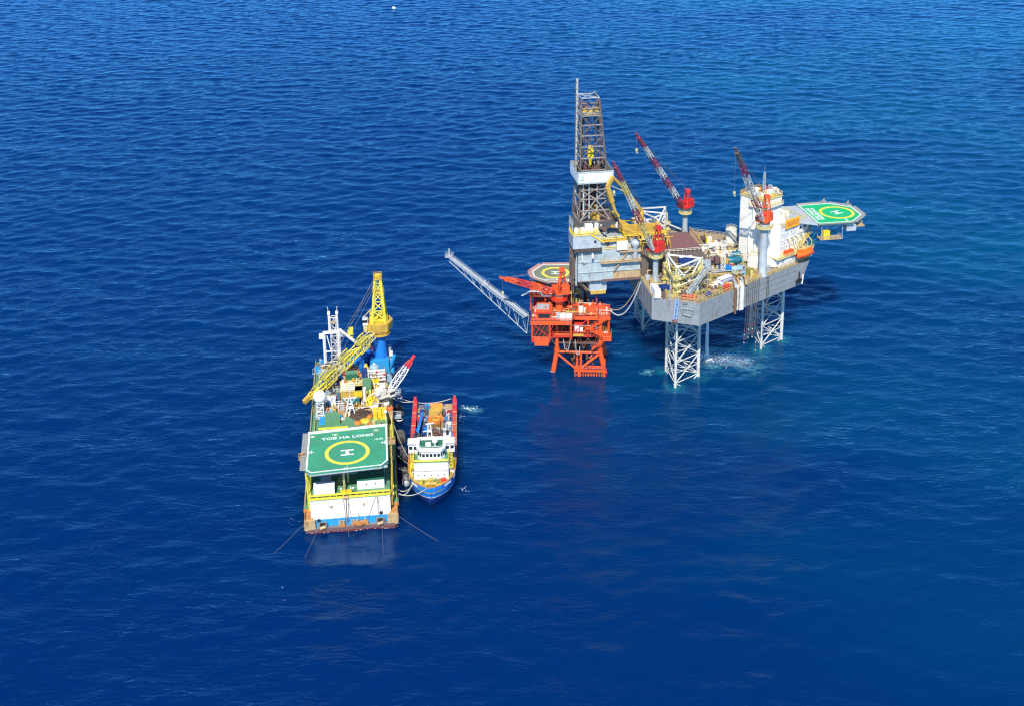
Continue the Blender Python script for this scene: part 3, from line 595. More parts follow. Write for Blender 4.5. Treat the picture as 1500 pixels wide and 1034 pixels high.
for q in ((x0, x1, y0, y0+.15), (x0, x1, y1-.15, y1), (x0, x0+.15, y0+.15, y1-.15), (x1-.15, x1, y0+.15, y1-.15)): bb.box(*q, z0, z1)
bo = bb.done('banner_box', 'panel_grey', dk)
M().box(x0+.2, x1-.2, y0+.2, y1-.2, 67.3, 67.5).done('racking_board', 'casing_brown', bo)
M().box(x0+.45, x1-.5, y0-.06, y0-.01, z0+.55, z1-.7).done('banner', 'clean_white', bo)
M().box(x0-.06, x0-.01, y0+.5, y1-.5, z0+.55, z1-.7).done('banner', 'clean_white', bo)
t1 = text('SHELF\nDRILLING\nPERSEVERANCE', .98, F, (-37.7, y0-.09, 69.15), 0, 'light_grey', bo, vertical=True, sx=1.0, bold=.01)
m = M()
for k in range(4): m.box(-44-.0+k*.34, -43.8+k*.34, y0-.1, y0-.05, 68.0+.1*(k % 2), 70.3-.15*abs(k-1.5))
m.box(-44.1, -42.7, y0-.11, y0-.06, 68.2, 68.5); m.done('banner_emblem', 'pale_blue', bo)
m = M(); m.ob(-39.4, -.6, 74.6, 2, 1.2, 2.6); m.ob(-39.4, -.6, 77.4, 1.4, 1, 1.4); m.lathe(-39.4, -.6, [(.3, 71), (.5, 73), (.9, 74.4)], 10); m.done('travelling_block', 'yellow', dk)
m = M()
for k in (-.5, -.2, .2, .5): m.tube((-39.4+k, -.6, 78.6), (-39.6+k, -.3, 90), .05, 4)
m.done('drilling_line', 'wire', dk)
cr = M(); cr.prism([(-43, -3.1), (-36.8, -3.1), (-36.8, 3.1), (-43, 3.1)], 89.9, 90.2); cr.done('crown_platform', 'rust', dk)
m = M(); m.prism([(-42.5, -1.5), (-39.5, -1.5), (-39.5, 1.5), (-42.5, 1.5)], 90.2, 92.9, [(-41.2, -.3), (-40.6, -.3), (-40.6, .3), (-41.2, .3)]); m.done('crown_hood', 'rust', dk)
m = M(); m.box(-42.6, -39.2, -3.15, -2.95, 90.2, 91.9); m.box(-38.8, -37.2, -2.8, -1, 90.2, 92.5); m.done('crown_sheave_box', 'ochre', dk)
m = M().rail([dc(90)[k] for k in range(4)], 1.2, 1, .08, True); m.rail([dc(96)[k] for k in range(4)], .05, 2, .16, True); m.beam(dc(96)[0], V(dc(96)[2])+V((0, 0, .6)), .3, .3); m.beam(dc(96)[1], dc(96)[3], .3, .3); m.beam(dc(92.6)[1], dc(96)[1], .2, .2); m.done('crown_rail', 'galvanized', dk)
m = M(); m.beam((-43.8, 3.2, 60), (-43.2, 3.2, 101.4), .9, .7); m.tube((-43.1, 2.4, 95), (-43.1, 2.4, 101.4), .12, 6); m.done('ladder_mast', 'light_grey', dk)
m = M()
for k in range(22): m.beam((-44.3, 2.6, 56+k*2.1), (-42.4, 2.6, 56+k*2.1), .1, .1)
m.tube((-44.3, 2.6, 55), (-43.7, 2.6, 98), .1, 5); m.done('ladder', 'steel', dk)
m = M(); m.tube((-37.6, -3.5, 56), (-37.6, -3.5, 66.5), .25, 8); m.beam((-42.6, -4.9, 54), (-42.6, -4.4, 67), .5, .5); m.beam((-40.7, -5, 54), (-40.7, -4.6, 67), .4, .4); m.done('standpipe', 'light_grey', dk)
# knuckle boom arm
kb = thing('knuckle_boom_crane', 'yellow knuckle boom crane bent like an elbow beside the derrick', 'crane', F, (-20, 2, 48.5))
P = [(-21, 1, 49), (-21.8, 0, 54), (-29, -5, 64.5), (-33.3, -8, 69.5), (-35.4, -9.4, 66.5), (-31.8, -8, 55.2), (-30.6, -7.5, 52)]
b0 = M().lathe(-21, 1, [(1.2, 46), (1.2, 52), (.9, 54)], 12).done('pedestal', 'ochre', kb)
m = M(); m.beam(P[1], P[2], 1.3, 1.7); m.beam(P[2], P[3], .8, .9); m.done('inner_boom', 'ochre', kb)
m = M(); m.beam(P[3], P[4], 1., 1.2); m.beam(P[4], V(P[4]).lerp(V(P[5]), .5), 1.2, 1.5); m.beam(V(P[4]).lerp(V(P[5]), .5), P[5], .8, .9); m.done('outer_boom', 'ochre', kb)
M().tube(P[5], P[6], .3, 8, cap=True).done('gripper', 'steel', kb); M().tube((-28.6, -5, 63), (-34, -8.6, 66.6), .18, 6).done('cylinder_ram', 'leg_white', kb); M().tube((-22.5, 0, 52), (-26.5, -4, 59), .25, 6).done('cylinder_ram', 'leg_white', kb)
# catwalk machine and pipe deck
cm = thing('catwalk_machine', 'long yellow pipe catwalk running inboard from the derrick', 'catwalk', F, (-24, 0, 44))
M().box(-31, -13, -3.4, -.6, 46, 46.6).done('trough', 'casing_brown', cm); M().box(-31, -13, -4, -3.4, 46.2, 47.6).done('side_plate', 'ochre', cm); M().box(-30, -14, 1, 1.4, 45.6, 48.4).done('side_plate', 'ochre', cm)
m = M()
for k in range(7): m.beam((-30+k*2.7, -4.4, 40.3), (-28.6+k*2.7, -4.4, 46), .3, .3); m.beam((-27.5+k*2.7, -4.4, 40.3), (-28.6+k*2.7, -4.4, 46), .3, .3)
m.done('trestle', 'ochre', cm); M().prism([(-33.5, -3), (-29.5, -3), (-29.5, 2), (-33.5, 2)], 53, 53.6, [(-33.5, -3), (-29.5, -3), (-29.5, 2), (-33.5, 2)]).done('ramp_head', 'ochre', cm)
m = M(); m.beam((-33, -3.4, 53), (-24.5, -4, 47.4), .4, 1.1); m.done('ramp', 'ochre', cm); M().beam((-33, 1.4, 53), (-24.5, 1.6, 47.4), .4, 1.1).done('ramp', 'ochre', cm)
M().rail([(-31, -5, 46), (-13, -5, 46)], 1.2, 1.4, .1).done('railing', 'yellow', cm)
clutter(cm, (-29, -14, -9, 6), 45.2, 22, 21, ['ochre', 'yellow', 'pale_yellow', 'steel'], hmax=2)
piping(cm, (-30, -12, -9, 8), 44, 16, 31, ['ochre', 'yellow', 'white'], 4)
tf = thing('pipe_handling_frame', 'white triangular steel frame beyond the red crane near the pipe stack', 'steel frame', F, (-14, 10, 41))
m = M(); 
for a, b_ in (((-20, 12, 42), (-20, 12, 50)), ((-9, 12, 42), (-9, 12, 50)), ((-20, 12, 50), (-9, 12, 50)), ((-20, 12, 50), (-9, 12, 44)), ((-9, 12, 50), (-14.5, 6, 44)), ((-20, 12, 50), (-14.5, 6, 44)), ((-9, 12, 44), (-3, 12, 41)), ((-20, 12, 43), (-9, 12, 43))): m.beam(a, b_, .45, .45)
m.done('frame', 'leg_white', tf)
pr = thing('pipe_stack', 'flat stack of brown casing pipes on the rig pipe deck', 'pipe stack', F, (-7, 0, 40.2))
M().box(-14.5, -.8, -6.5, 8.5, 40.2, 40.7).done('bearer', 'steel', pr)
m0 = None
for k in range(58):
    y = -6+k*.245
    m = M().tube((-13.6+rn.uniform(-.3, .3), y, 40.95+.05*(k % 2)), (-1.6+rn.uniform(-.4, .4), y, 40.95+.05*(k % 2)), .13, 6, cap=True)
    m.done('casing_pipe', 'casing_brown' if k % 9 else 'maroon', pr)
m = M()
for x in (-14.3, -.9):
    for k in range(9): m.beam((x, -6.3+k*1.8, 40.5), (x, -6.3+k*1.8, 42.4), .22, .22)
m.beam((-.7, -7, 42.6), (-.7, 9, 42.6), .35, .7); m.done('stanchion', 'buff', pr)
M().box(-14, -1, -6.9, -6.6, 37.2, 40.2).done('deck_edge', 'buff', pr); M().rail([(-14, -6.9, 40.2), (1, -6.9, 40.2)], 1.1, 1.4, .08).done('railing', 'cream', pr)
# three cranes
crane(F, (-20.4, -17.5, 34.1), 45, .95, 'galvanized', 'red', (-37.6, -30, 80.5), 'red pedestal crane on the rig corner nearest the cantilever', 'rig deck cranes', 6, ('leg_white', 'pale_yellow', 'maroon'), 1.5, 'maroon', None, 9, 9)
crane(F, (-.4, 16, 38), 47.2, .95, 'galvanized', 'red', (-22.6, 0, 80.6), 'red pedestal crane beyond the pipe stack with its boom against open sea', 'rig deck cranes', 7, ('maroon', 'leg_white'), 1.6, 'maroon', None, 7, 5)
crane(F, (17, -18.4, 34.1), 53.2, 1.35, 'light_grey', 'platform_orange', (1, -33.5, 84), 'orange-red pedestal crane on a thick grey column beside the white accommodation', 'rig deck cranes', 6, ('leg_white', 'maroon', 'leg_white', 'leg_white', 'maroon', 'steel'), 1.8, 'steel', None, 9.5, 14)
# accommodation
ac = thing('accommodation_block', 'white multi-storey accommodation block with an orange name board', 'accommodation', F, (25, -6, 34))
ca30, sa30 = math.cos(math.radians(30)), math.sin(math.radians(30))
def ru(o, u, v): return (o[0]+ca30*u+(-sa30)*v, o[1]+sa30*u+ca30*v)    # u along hull side, v inboard
U1 = (18.2, -13.4); up_ = [ru(U1, 0, 0), ru(U1, 9.6, 0), ru(U1, 9.6, 10.2), ru(U1, 0, 10.2)]
M().prism(up_, 35, 59).done('tower_wall', 'warm_white', ac)
M().prism(inset(up_, -.25), 59, 59.3).done('tower_roof', 'pale_yellow', ac)
M().rail([(*p, 59.3) for p in inset(up_, -.1)], 1.3, 1.1, .09, True).done('roof_railing', 'ochre', ac)
M().rail([(*p, 56.6) for p in (ru(U1, -.9, 5.5), ru(U1, -.9, -.9), ru(U1, 9.5, -.9))], 1.2, 1, .09).done('balcony_railing', 'pale_yellow', ac)
M().prism([ru(U1, -1, 5.5), ru(U1, -1, -1), ru(U1, 9.5, -1), ru(U1, 9.5, -.02), ru(U1, -.02, -.02), ru(U1, -.02, 5.5)][::-1], 56.3, 56.6).done('balcony', 'cream', ac)
clutter(ac, (17, 26, -9, -3), 59.3, 26, 9, ['pale_yellow', 'white', 'galvanized', 'cream', 'signal_red'], hmax=2.4)
for v, zt in ((5.2, 48.5), (2.4, 47)):
    p = ru(U1, -.5, v); q = ru(U1, -.5, v-1.6)
    M().pipe([(*p, 36), (*p, zt), (*q, zt+3), (*q, 56)], .38, 10).done('exhaust_duct', 'clean_white', ac)
V0 = (23.4, -11.6); lw = [ru(V0, 0, 0), ru(V0, 17, 0), ru(V0, 17, 9.5), ru(V0, 0, 9.5)]
M().prism(lw, 34.2, 47.6).done('house_wall', 'white', ac); M().prism(inset(lw, -.2), 47.6, 47.85).done('house_roof', 'light_grey', ac)
M().rail([(*p, 47.85) for p in inset(lw, .1)], 1.2, 1.2, .08, True).done('roof_railing', 'pale_yellow', ac)
for zz in (39.8, 42.2, 44.6):
    for u in (4.2, 6.6, 9., 11.4, 13.8):
        a = ru(V0, u, -.06); f = M().ob(*a, zz, .62, .12, .6, math.radians(30)).done('window', 'white', ac); a = ru(V0, u, -.09); M().ob(*a, zz+.08, .44, .12, .42, math.radians(30)).done('pane', 'glass', f)
m = M()
for u in (5.4, 10.2, 15.): a = ru(V0, u, -.03); m.ob(*a, 38, .1, .1, 9.4, math.radians(30))
for zz in (41.4, 44): a = ru(V0, 8.5, -.03); m.ob(*a, zz, 17, .08, .08, math.radians(30))
m.done('wall_seam', 'light_grey', ac)
M().lathe(*ru(V0, .6, .3), [(2.1, 34.5), (2.1, 48.4), (1.9, 49), (.01, 49.1)], 24).done('stair_tower', 'clean_white', ac, True)
a = ru(V0, 8.7, -.7); sg = M().ob(*a, 46.9, 7.6, .2, 3.2, math.radians(30)).done('name_board', 'orange', ac)
MT['orange_sign'] = mt('sign_orange', (.95, .4, .01), .5, .05, 0)
sg.data.materials[0] = MT['orange_sign']
a = ru(V0, 8.7, -.84); text('SHELF DRILLING\nPERSEVERANCE', .95, F, (*a, 48.5), math.radians(30), 'maroon', sg, vertical=True, sx=.95, bold=-.01)
m = M()
for u in (5.6, 8.7, 11.8): a = ru(V0, u, -.5); M().ob(*a, 46.4, .2, .2, 4.2, math.radians(30)).done('sign_post', 'pale_yellow', sg)
M().lathe(*ru(V0, 9.5, 4.6), [(3.0, 47.8), (3.0, 50.6), (2.7, 50.7), (2.6, 50), (.01, 50)], 24).done('round_house', 'cream', ac); p = ru(V0, 9.5, 4.6)
M().rail([(p[0]+3*math.cos(k*.524), p[1]+3*math.sin(k*.524), 50.6) for k in range(12)], 1.1, 1, .08, True).done('round_railing', 'pale_yellow', ac)
p = ru(V0, 5.5, 6.2); M().lathe(*p, [(.9, 47.9), (.9, 53), (.5, 53.6), (.01, 53.8)], 14).done('water_tank', 'clean_white', ac, True)
wg = [ru(V0, 12.2, -.4), ru(V0, 17.6, -.4), ru(V0, 17.6, 8), ru(V0, 12.2, 8)]; M().prism(wg, 43.5, 47.2).done('upper_wing', 'white', ac)
for u in (13.4, 15.8): M().ob(*ru(V0, u, -.45), 45, 1, .1, .9, math.radians(30)).done('window', 'glass', ac)
m = M(); m.stair((*ru(V0, 12, -1.4), 39), (*ru(V0, 17.5, -1.4), 43), 1.1); m.stair((*ru(V0, 17, -2.3), 43), (*ru(V0, 20, 1), 47), 1.1); m.done('outside_stair', 'yellow', ac)
# overhanging lifeboat deck and skirt
sk_ = [ru(V0, -1.5, -3.4), ru(V0, 17.8, -3.4), ru(V0, 17.8, 1), ru(V0, -1.5, 1)]
M().prism(sk_, 37.7, 38).done('lifeboat_deck', 'pale_yellow', ac)
M().prism([ru(V0, .5, -2.6), ru(V0, 18., -2.6), ru(V0, 18., .4), ru(V0, .5, .4)], 34.2, 37.65).done('skirt_wall', 'white', ac)
for k in range(9):
    a = ru(V0, 1.9+k*1.8, -2.66); M().ob(*a, 35.9, 1.2, .1, 1.2, math.radians(30)).done('skirt_panel', 'clean_white' if k in (1, 2, 4) else 'light_grey', ac)
M().rail([(*p, 38) for p in sk_[:2]], 1.1, 1.2, .08).done('lifeboat_deck_railing', 'pale_yellow', ac)
m = M()
for k in range(5):
    p = ru(V0, 7+k*2.4, -3.2); q = ru(V0, 7+k*2.4, .2); m.beam((*q, 43), (*p, 40.6), .22, .3); m.beam((*p, 40.6), (*p, 38), .22, .22)
m.done('davit', 'pale_yellow', ac)
for u in (4.2, 6.6): M().ob(*ru(V0, u, -2.1), 38, 1.5, 1.3, 1.6, math.radians(30)).done('life_raft_canister', 'platform_orange', ac)
lb = thing('lifeboat', 'orange enclosed lifeboat slung below the white accommodation block', 'lifeboat', F, (*ru(V0, 11.4, -4.6), 36))
def boat(cx, cy, z, ln, wd_, h_, a, mat, par, nm='hull'):
    vs, fs = [], []; n1, n2 = 11, 12
    for i in range(n1):
        f = i/(n1-1)*2-1; w_ = wd_/2*max(.04, 1-abs(f)**3)**.6; zz = z+.25*abs(f)**2
        for j in range(n2):
            t_ = 2*math.pi*j/n2; y = w_*math.cos(t_); q = h_/2*math.sin(t_)*(.55+.45*max(.05, 1-abs(f)**3)**.6); x = f*ln/2
            vs.append((cx+x*math.cos(a)-y*math.sin(a), cy+x*math.sin(a)+y*math.cos(a), zz+h_/2+q))
    for i in range(n1-1):
        for j in range(n2): fs.append((i*n2+j, i*n2+(j+1) % n2, (i+1)*n2+(j+1) % n2, (i+1)*n2+j))
    M().add(vs, fs).done(nm, mat, par, True)
p = ru(V0, 11.2, -4.6); boat(*p, 36, 8.8, 2.9, 3.0, math.radians(30), 'life_orange', lb)
M().ob(*ru(V0, 9, -4.6), 38.6, 1.4, 1.3, .8, math.radians(30)).done('cockpit', 'life_orange', lb); M().ob(*ru(V0, 11.2, -4.6), 37.4, 7.6, 2.9, .16, math.radians(30)).done('fender_strake', 'platform_red', lb)
m = M(); pass
for u in (8.2, 14.2): M().tube((*ru(V0, u, -4.6), 38.5), (*ru(V0, u, -3.1), 41), .08, 5).done('fall_wire', 'steel', lb)
mast = thing('radio_mast', 'thin grey lattice radio mast on the accommodation roof', 'mast', F, (20.5, -3, 59.3)); p = ru(U1, 6, 5)
c_, b_ = truss((*p, 59.3), (*p, 67), .9, .9, .5, .5, 8, .09, .05, up=(0, 1, 0)); c_.add(b_.v, b_.f); c_.done('lattice', 'galvanized', mast); M().tube((*p, 67), (*p, 69.5), .06, 5).done('whip_aerial', 'galvanized', mast)
# helideck of the rig
HP = [(39.8, -9.6), (52.6, -9.9), (58.4, -4.1), (58.2, 4.4), (51.4, 9.6), (39.8, 9.4)]
hd = heli_deck(F, 'bright green helideck overhanging the sea beyond the accommodation', HP, 48.2, (50.6, -.2), 6.2, 'heli_bright', 'SHELF DRILLING\nPERSEVERANCE', (42.6, -.2), math.pi/2, 1.75, math.radians(90+18), (0, 1, 2, 3, 4), 'net', '12.8t', (51, -7.9), th=.6, textsx=.95)
ap = M().prism([(32, -5), (39.75, -9.7), (39.75, 9.5), (32, 9.5)], 47.5, 48.1); ap.done('approach_deck', 'light_grey', hd)
m = M()
for x in (42, 47, 52):
    m.beam((x, -8, 47), (38, -4, 37.5), .35, .35); m.beam((x, 8, 47), (38, 4, 37.5), .35, .35); m.beam((x, -9, 46.9), (x, 9, 46.9), .3, .5)
for y in (-7, 0, 7): m.beam((38, y, 46.8), (57, y*.7, 46.8), .3, .5)
m.done('support_strut', 'teal', hd)
fp = thing('fire_pump_platform', 'small hanging platform with a yellow cabinet below the rig helideck', 'platform', F, (43, -9, 40)); M().box(41, 49, -10, -6.5, 42, 42.2).done('floor_plate', 'buff', fp)
M().box(42, 44.3, -9.9, -8.2, 42.2, 45.2).done('cabinet', 'yellow', fp); M().rail([(41, -10, 42.2), (49, -10, 42.2), (49, -6.5, 42.2)], 1.1, 1, .07).done('railing', 'net', fp); m = M()
for x in (41.2, 48.8): m.tube((x, -9.9, 42), (x, -9.9, 47.4), .1, 5); m.tube((x, -6.6, 42), (x, -6.6, 47.4), .1, 5)
m.done('hanger', 'light_grey', fp)
fb = thing('foam_tank_box', 'grey box hung under the outer edge of the rig helideck', 'hanging box', F, (52, -9, 44)); M().box(50.6, 54, -9.6, -7, 44.6, 47.2).done('casing', 'light_grey', fb); M().box(54.2, 57.6, -8.6, -6, 45.6, 46).done('tray', 'buff', fb); M().rail([(54.2, -8.6, 46), (57.6, -6.4, 46)], 1, .8, .07).done('railing', 'buff', fb)
for (x, y) in ((50, 10.3), (57.6, 6.4)):
    fm = thing('foam_monitor', 'fire monitor nozzle on the %s edge of the rig helideck' % ('far' if x < 55 else 'outer right'), 'fire monitor', F, (x, y, 47.6)); m = M(); m.ob(x, y, 47.6, 1.8, 1.2, .2); m.tube((x, y, 47.8), (x, y, 49), .15, 6); m.tube((x-.4, y-.6, 48.8), (x+.4, y+.6, 49.6), .2, 8); m.done('nozzle', 'buff', fm); M().rail([(x-1, y-.7, 47.7), (x+1, y-.7, 47.7), (x+1, y+.7, 47.7), (x-1, y+.7, 47.7)], 1, .8, .06, True).done('railing', 'galvanized', fm)
# deck equipment
tankv(F, 12.6, 2.4, 37, 1.95, 7.2, 'cream', 'cream bulk tank standing behind the blue engines near the tall white tower')
tankv(F, 15.2, -13.6, 34.1, 1.95, 6.2, 'cream', 'cream upright tank beside the thick grey crane column')
for k, (x, y, s_) in enumerate(((16.2, -3, 1.0), (18.4, -6.8, 1.1), (15.6, -6.6, .9))):
    tankv(F, x, y, 36, 1.05*s_, 5.2-.6*k, ('galvanized', 'cream', 'panel_grey')[k], ('small grey silencer tank at the foot of the white tower', 'cream domed silo between the tower and the crane column', 'squat grey vent silo in front of the white tower')[k], 'silos by the tower')
skid(F, 10.6, -7.6, 34.1, 5.2, 3.4, 3.2, 'teal', 'teal engine set with twin round casings in front of the cream bulk tank', 'htank'); skid(F, 12.2, -5.2, 35.4, 4.6, 2.4, 3, 'teal', 'upper teal engine set behind the first beside the silos', 'htank')
skid(F, 7.2, -8.2, 34.1, 2.4, 2.6, 3.4, 'ochre', 'ochre pump housing left of the teal engines', 'gen'); skid(F, 5.2, -14.2, 34.1, 4, 3, 3.4, 'blue', 'bright blue pump set on the rig deck', 'gen')
skid(F, 9.6, -14.6, 34.1, 5.6, 2.6, 2.8, 'pale_blue', 'long pale blue pump skid right of the bright blue pump', 'htank'); skid(F, 2.2, -8.5, 36, 6, 2.6, 2.4, 'casing_brown', 'dark brown mud pump behind the bright blue pump', 'pump'); skid(F, 6.9, -11.4, 34.1, 5, .8, 2.1, 'red', 'low red pipe rack behind the bright blue pump', 'rack')
M2 = ctr(F, 2.2, -23., 34.1, 6, 2.5, 2.6, 'navy', 'white-topped blue container near the middle of the rig side', a=.52, top='clean_white')
M().ob(2.2, -23, 35.6, 6.1, 2.6, 1.1, .52).done('upper_band', 'clean_white', M2)
ctr(F, -2.2, -26.6, 34.1, 4.6, 2.6, 2.1, 'white', 'plain white container left of the white-topped blue one', a=.52)
ctr(F, -22.9, -27.1, 34.1, 1.9, 5.8, 2.7, 'clean_white', 'tall white cabin on the deck corner by the blue crane cabin', a=.0, name='deck_cabin', cat='cabin')
skid(F, -19.5, -25.8, 34.1, 3, 3, 3, 'navy', 'dark blue pump cabin beside the tall white deck cabin', 'gen', .3)
skid(F, -6.2, -32, 34.1, 2.2, 1.6, 1.7, 'navy', 'small navy drum at the near deck edge below the jacking frame', 'htank', .52)
skid(F, -3.2, -30.3, 34.1, 3, 2, 1.4, 'buff', 'buff tarpaulin crate right of the small navy drum', 'gen', .52)
skid(F, 1.2, -27.9, 34.1, 3, 1.2, 2.2, 'signal_red', 'red gas bottle rack standing on the rig deck edge', 'rack', .52, 'red'); skid(F, 5.4, -25.4, 34.1, 3, 1, 1.3, 'signal_red', 'low red valve rack further right along the rig deck edge', 'rack', .52, 'red')
skid(F, -13, -32.2, 34.1, 5, 1.2, 1.3, 'signal_red', 'red pipe rack along the front deck edge below the white cross braces', 'rack', -.1, 'red')
ctr(F, -8.7, -13.4, 37.6, 5, 1.2, 3.4, 'navy', 'white and blue notice container on the deck above the jacking frame', a=.14, top='clean_white'); M().ob(-8.7, -14.05, 38.9, 5.05, .12, 2.2, .14).done('white_panel', 'clean_white', bpy.data.objects['container'] if False else M2) if False else None
skid(F, -.9, -11.2, 34.1, 3.4, 2.2, 5.6, 'galvanized', 'pale grey corrugated cabin below the pipe stack', 'gen')
skid(F, 2.6, 5, 38, 4, 3, 3.4, 'yellow', 'yellow winch housing on the far edge of the pipe deck', 'winch'); skid(F, 6.6, 1.6, 37, 6, 4, 2, 'cream', 'wide cream mud pit house between the pipe stack and the bulk tank', 'gen')
dk2 = thing('pump_deck', 'raised cream and brown deck crowded with pipes in the middle of the rig', 'deck', F, (4, -2, 34.1)); M().box(-1, 16, -6.5, 9, 34.1, 36.6).done('pit_house', 'buff', dk2); M().box(-1, 16, -6.7, 9.2, 36.6, 36.8).done('roof', 'pale_yellow', dk2); M().rail([(-1, -6.6, 36.8), (16, -6.6, 36.8)], 1.2, 1.2, .08).done('railing', 'cream', dk2)
clutter(dk2, (-1, 15, -6, 8), 36.8, 60, 41, ['cream', 'white', 'light_grey', 'ochre', 'galvanized', 'buff']); piping(dk2, (-1, 18, -6, 8), 36, 26, 43, ['cream', 'white', 'galvanized', 'ochre', 'casing_brown'], 3.4)
c_, b_ = truss((3.6, -16.5, 34.1), (3.6, -16.5, 47), 1.1, 1.1, 1.1, 1.1, 10, .1, .06, up=(0, 1, 0)); c_.add(b_.v, b_.f); vm_ = thing('vent_mast', 'slim white lattice vent mast left of the bright blue pump', 'mast', F, (3.6, -16.5, 34.1)); c_.done('lattice', 'cream', vm_)
clutter(rig, (-23, -6, -31, -14), 34.1, 90, 51, ['olive_yellow', 'pale_yellow', 'buff', 'dark_grey', 'light_grey', 'casing_brown', 'steel'], hmax=2.8)
for (x0, x1, y0, y1, n, sd_) in ((-9, 2, -23, -12, 60, 61), (-6, 10, -32, -24, 30, 62), (8, 22, -20, -10, 46, 63)):
    rn2 = random.Random(sd_)
    for mat in ('olive_yellow', 'pale_yellow', 'buff', 'light_grey', 'casing_brown', 'ochre'):
        m = M(); k = 0
        while k < n//6:
            x, y = rn2.uniform(x0, x1), rn2.uniform(y0, y1)
            if y < -36.2+(x+10.5)*.586+2.2: continue
            h_ = rn2.uniform(.5, 2.6); (m.ob(x, y, 34.1, rn2.uniform(.5, 2), rn2.uniform(.5, 1.6), h_, .52) if rn2.random() < .6 else m.lathe(x, y, [(.5, 34.1), (.5, 34.1+h_), (.02, 34.3+h_)], 10)); k += 1
        m.done('deck_machinery', mat, rig, kind='stuff')
piping(rig, (-22, -4, -27, -13), 34.2, 30, 71, ['olive_yellow', 'galvanized', 'pale_yellow', 'lemon'], 3)
bs = thing('burner_boom', 'folded grey steel boom leaning against the jacking frame', 'boom', F, (-8, -30, 35)); c_, b_ = truss((-13.2, -31.8, 35.6), (-3.6, -23, 41.5), 1.3, 1.2, 1.2, 1.2, 9, .13, .08); c_.add(b_.v, b_.f); c_.done('lattice', 'galvanized', bs)
bc = thing('blue_hose_boom', 'blue boom hanging down over the near hull side of the rig', 'boom', F, (-17.4, -33, 34)); m = M()
for k in (-.45, .45): m.beam((-17+k, -32.8, 34.8), (-18.9+k, -37.2, 29.4), .28, .4)
for f in (.2, .4, .6, .8): q = V((-17, -32.8, 34.8)).lerp(V((-18.9, -37.2, 29.4)), f); m.beam(q-V((.45, 0, 0)), q+V((.45, 0, 0)), .15, .15)
m.done('twin_beam', 'blue', bc); m = M(); m.tube((-19.7, -37.6, 28.9), (-18.5, -37.4, 28.9), .7, 10, cap=True); m.ob(-19.1, -37.5, 28.2, 1.5, .8, .8, .3); m.done('hose_reel', 'casing_brown', bc); M().tube((-19.5, -32.5, 34.1), (-19.5, -32.5, 41.5), .16, 6).done('post', 'light_grey', bc)
fr_ = thing('escape_net_frame', 'grey tubular frame hung on the near hull side right of the blue boom', 'hull frame', F, (-13.5, -36, 29)); m = M(); Q = [V((-15.9, -33.4, 31.8)), V((-15.3, -33.7, 29.7)), V((-13, -35, 29.4)), V((-12.2, -35.4, 31.8))]
for a, b_ in zip(Q, Q[1:]+[Q[0]]): m.tube(a+V((-.25, -.6, 0)), b_+V((-.25, -.6, 0)), .13, 6)
for f in (.25, .5, .75):
    a = Q[0].lerp(Q[3], f)+V((-.25, -.6, 0)); b_ = Q[1].lerp(Q[2], f)+V((-.25, -.6, 0)); m.tube(a, b_, .08, 5); m.tube(a, a+V((.3, .5, 2.4)), .06, 5)
m.done('tube_frame', 'galvanized', fr_)
M().ob(-14.8, -34.2, 33.2, 1.5, .4, .6, -.5).done('side_bracket', 'deck_grey', rig)
# pipes and cables on the hull side BC
rc = thing('riser_caissons', 'brown and white caisson pipes running down the long hull side', 'caissons', F, (6, -26, 26))
for k, (u, mat, r_, z0) in enumerate(((16.8, 'rust', .42, 25.5), (18, 'leg_white', .32, 26.5), (19.2, 'leg_white', .28, 26), (20, 'cream', .75, 26.2))):
    x, y = -10.5+u*.866+.28, -36.2+u*.5-.5+.02; y = -36.2+(x+10.5)*.586-.7; M().pipe([(x, y, z0), (x, y, 34.4), (x-.3, y+1.8, 35.4)], r_, 10).done('caisson', mat, rc)
m = M()
for z in (28.4, 31.2): m.beam((3.6, -28.6, z), (7.8, -26.1, z), .3, .5)
m.done('clamp', 'steel', rc)
ht = thing('hose_reel_bank', 'bank of grey rounded hose saddles at the middle of the long hull side', 'hose saddles', F, (7, -24, 34.1))
for k in range(4): x = 4.4+k*1.5; y = -36.2+(x+10.5)*.586+1.; M().pipe([(x, y+2.6, 35.2+.3*(k % 2)), (x, y+.6, 36.6), (x, y-1, 36.2), (x, y-1.5, 34.4)], .42, 10).done('saddle', 'buff' if k % 2 else 'galvanized', ht)
cbm = thing('hanging_cables', 'dark cables with red floats hanging from the hull side beside the right leg', 'cables', F, (14, -20, 8))
rn3 = random.Random(5)
for k in range(7):
    x = 9.4+k*.9; y = -36.2+(x+10.5)*.586-.5; z0 = rn3.uniform(8, 16); M().pipe([(x, y, 34.5), (x-.2, y-.2, 22), (x-.5, y-.2, z0)], .1, 5).done('cable', ('dark_grey', 'steel', 'tyre_grey')[k % 3], cbm)
    if k % 2 == 0:
        for j in range(4): M().ball((x-.45, y-.25, z0+j*1.5), .2, 5).done('float', 'platform_red' if j % 2 else 'cream', cbm)
for u in (18.5, 19.2): x = u; y = -36.2+(x+10.5)*.586-.3; M().tube((x, y, 20), (x, y, 34), .12, 6).done('cable', 'dark_grey', cbm)
vt = thing('hull_anchor', 'dark anchor bracket hanging on the bow end of the rig hull', 'anchor', F, (33, -12, 28)); m = M(); m.beam((33.2, -11.6, 31.5), (33.2, -11.8, 28), .35, .35); m.beam((31.8, -12.6, 28.1), (34.2, -11.2, 28.3), .5, .9); m.ob(33, -12, 27.6, 1.2, .7, 1.4, .52); m.done('anchor_body', 'black', vt); M().beam((35, -10.5, 29.8), (34.6, -10.7, 26.4), .5, .4).done('guide_bar', 'white', vt)
rn7 = random.Random(99)   # small boxes, lockers and drums standing about the rig deck
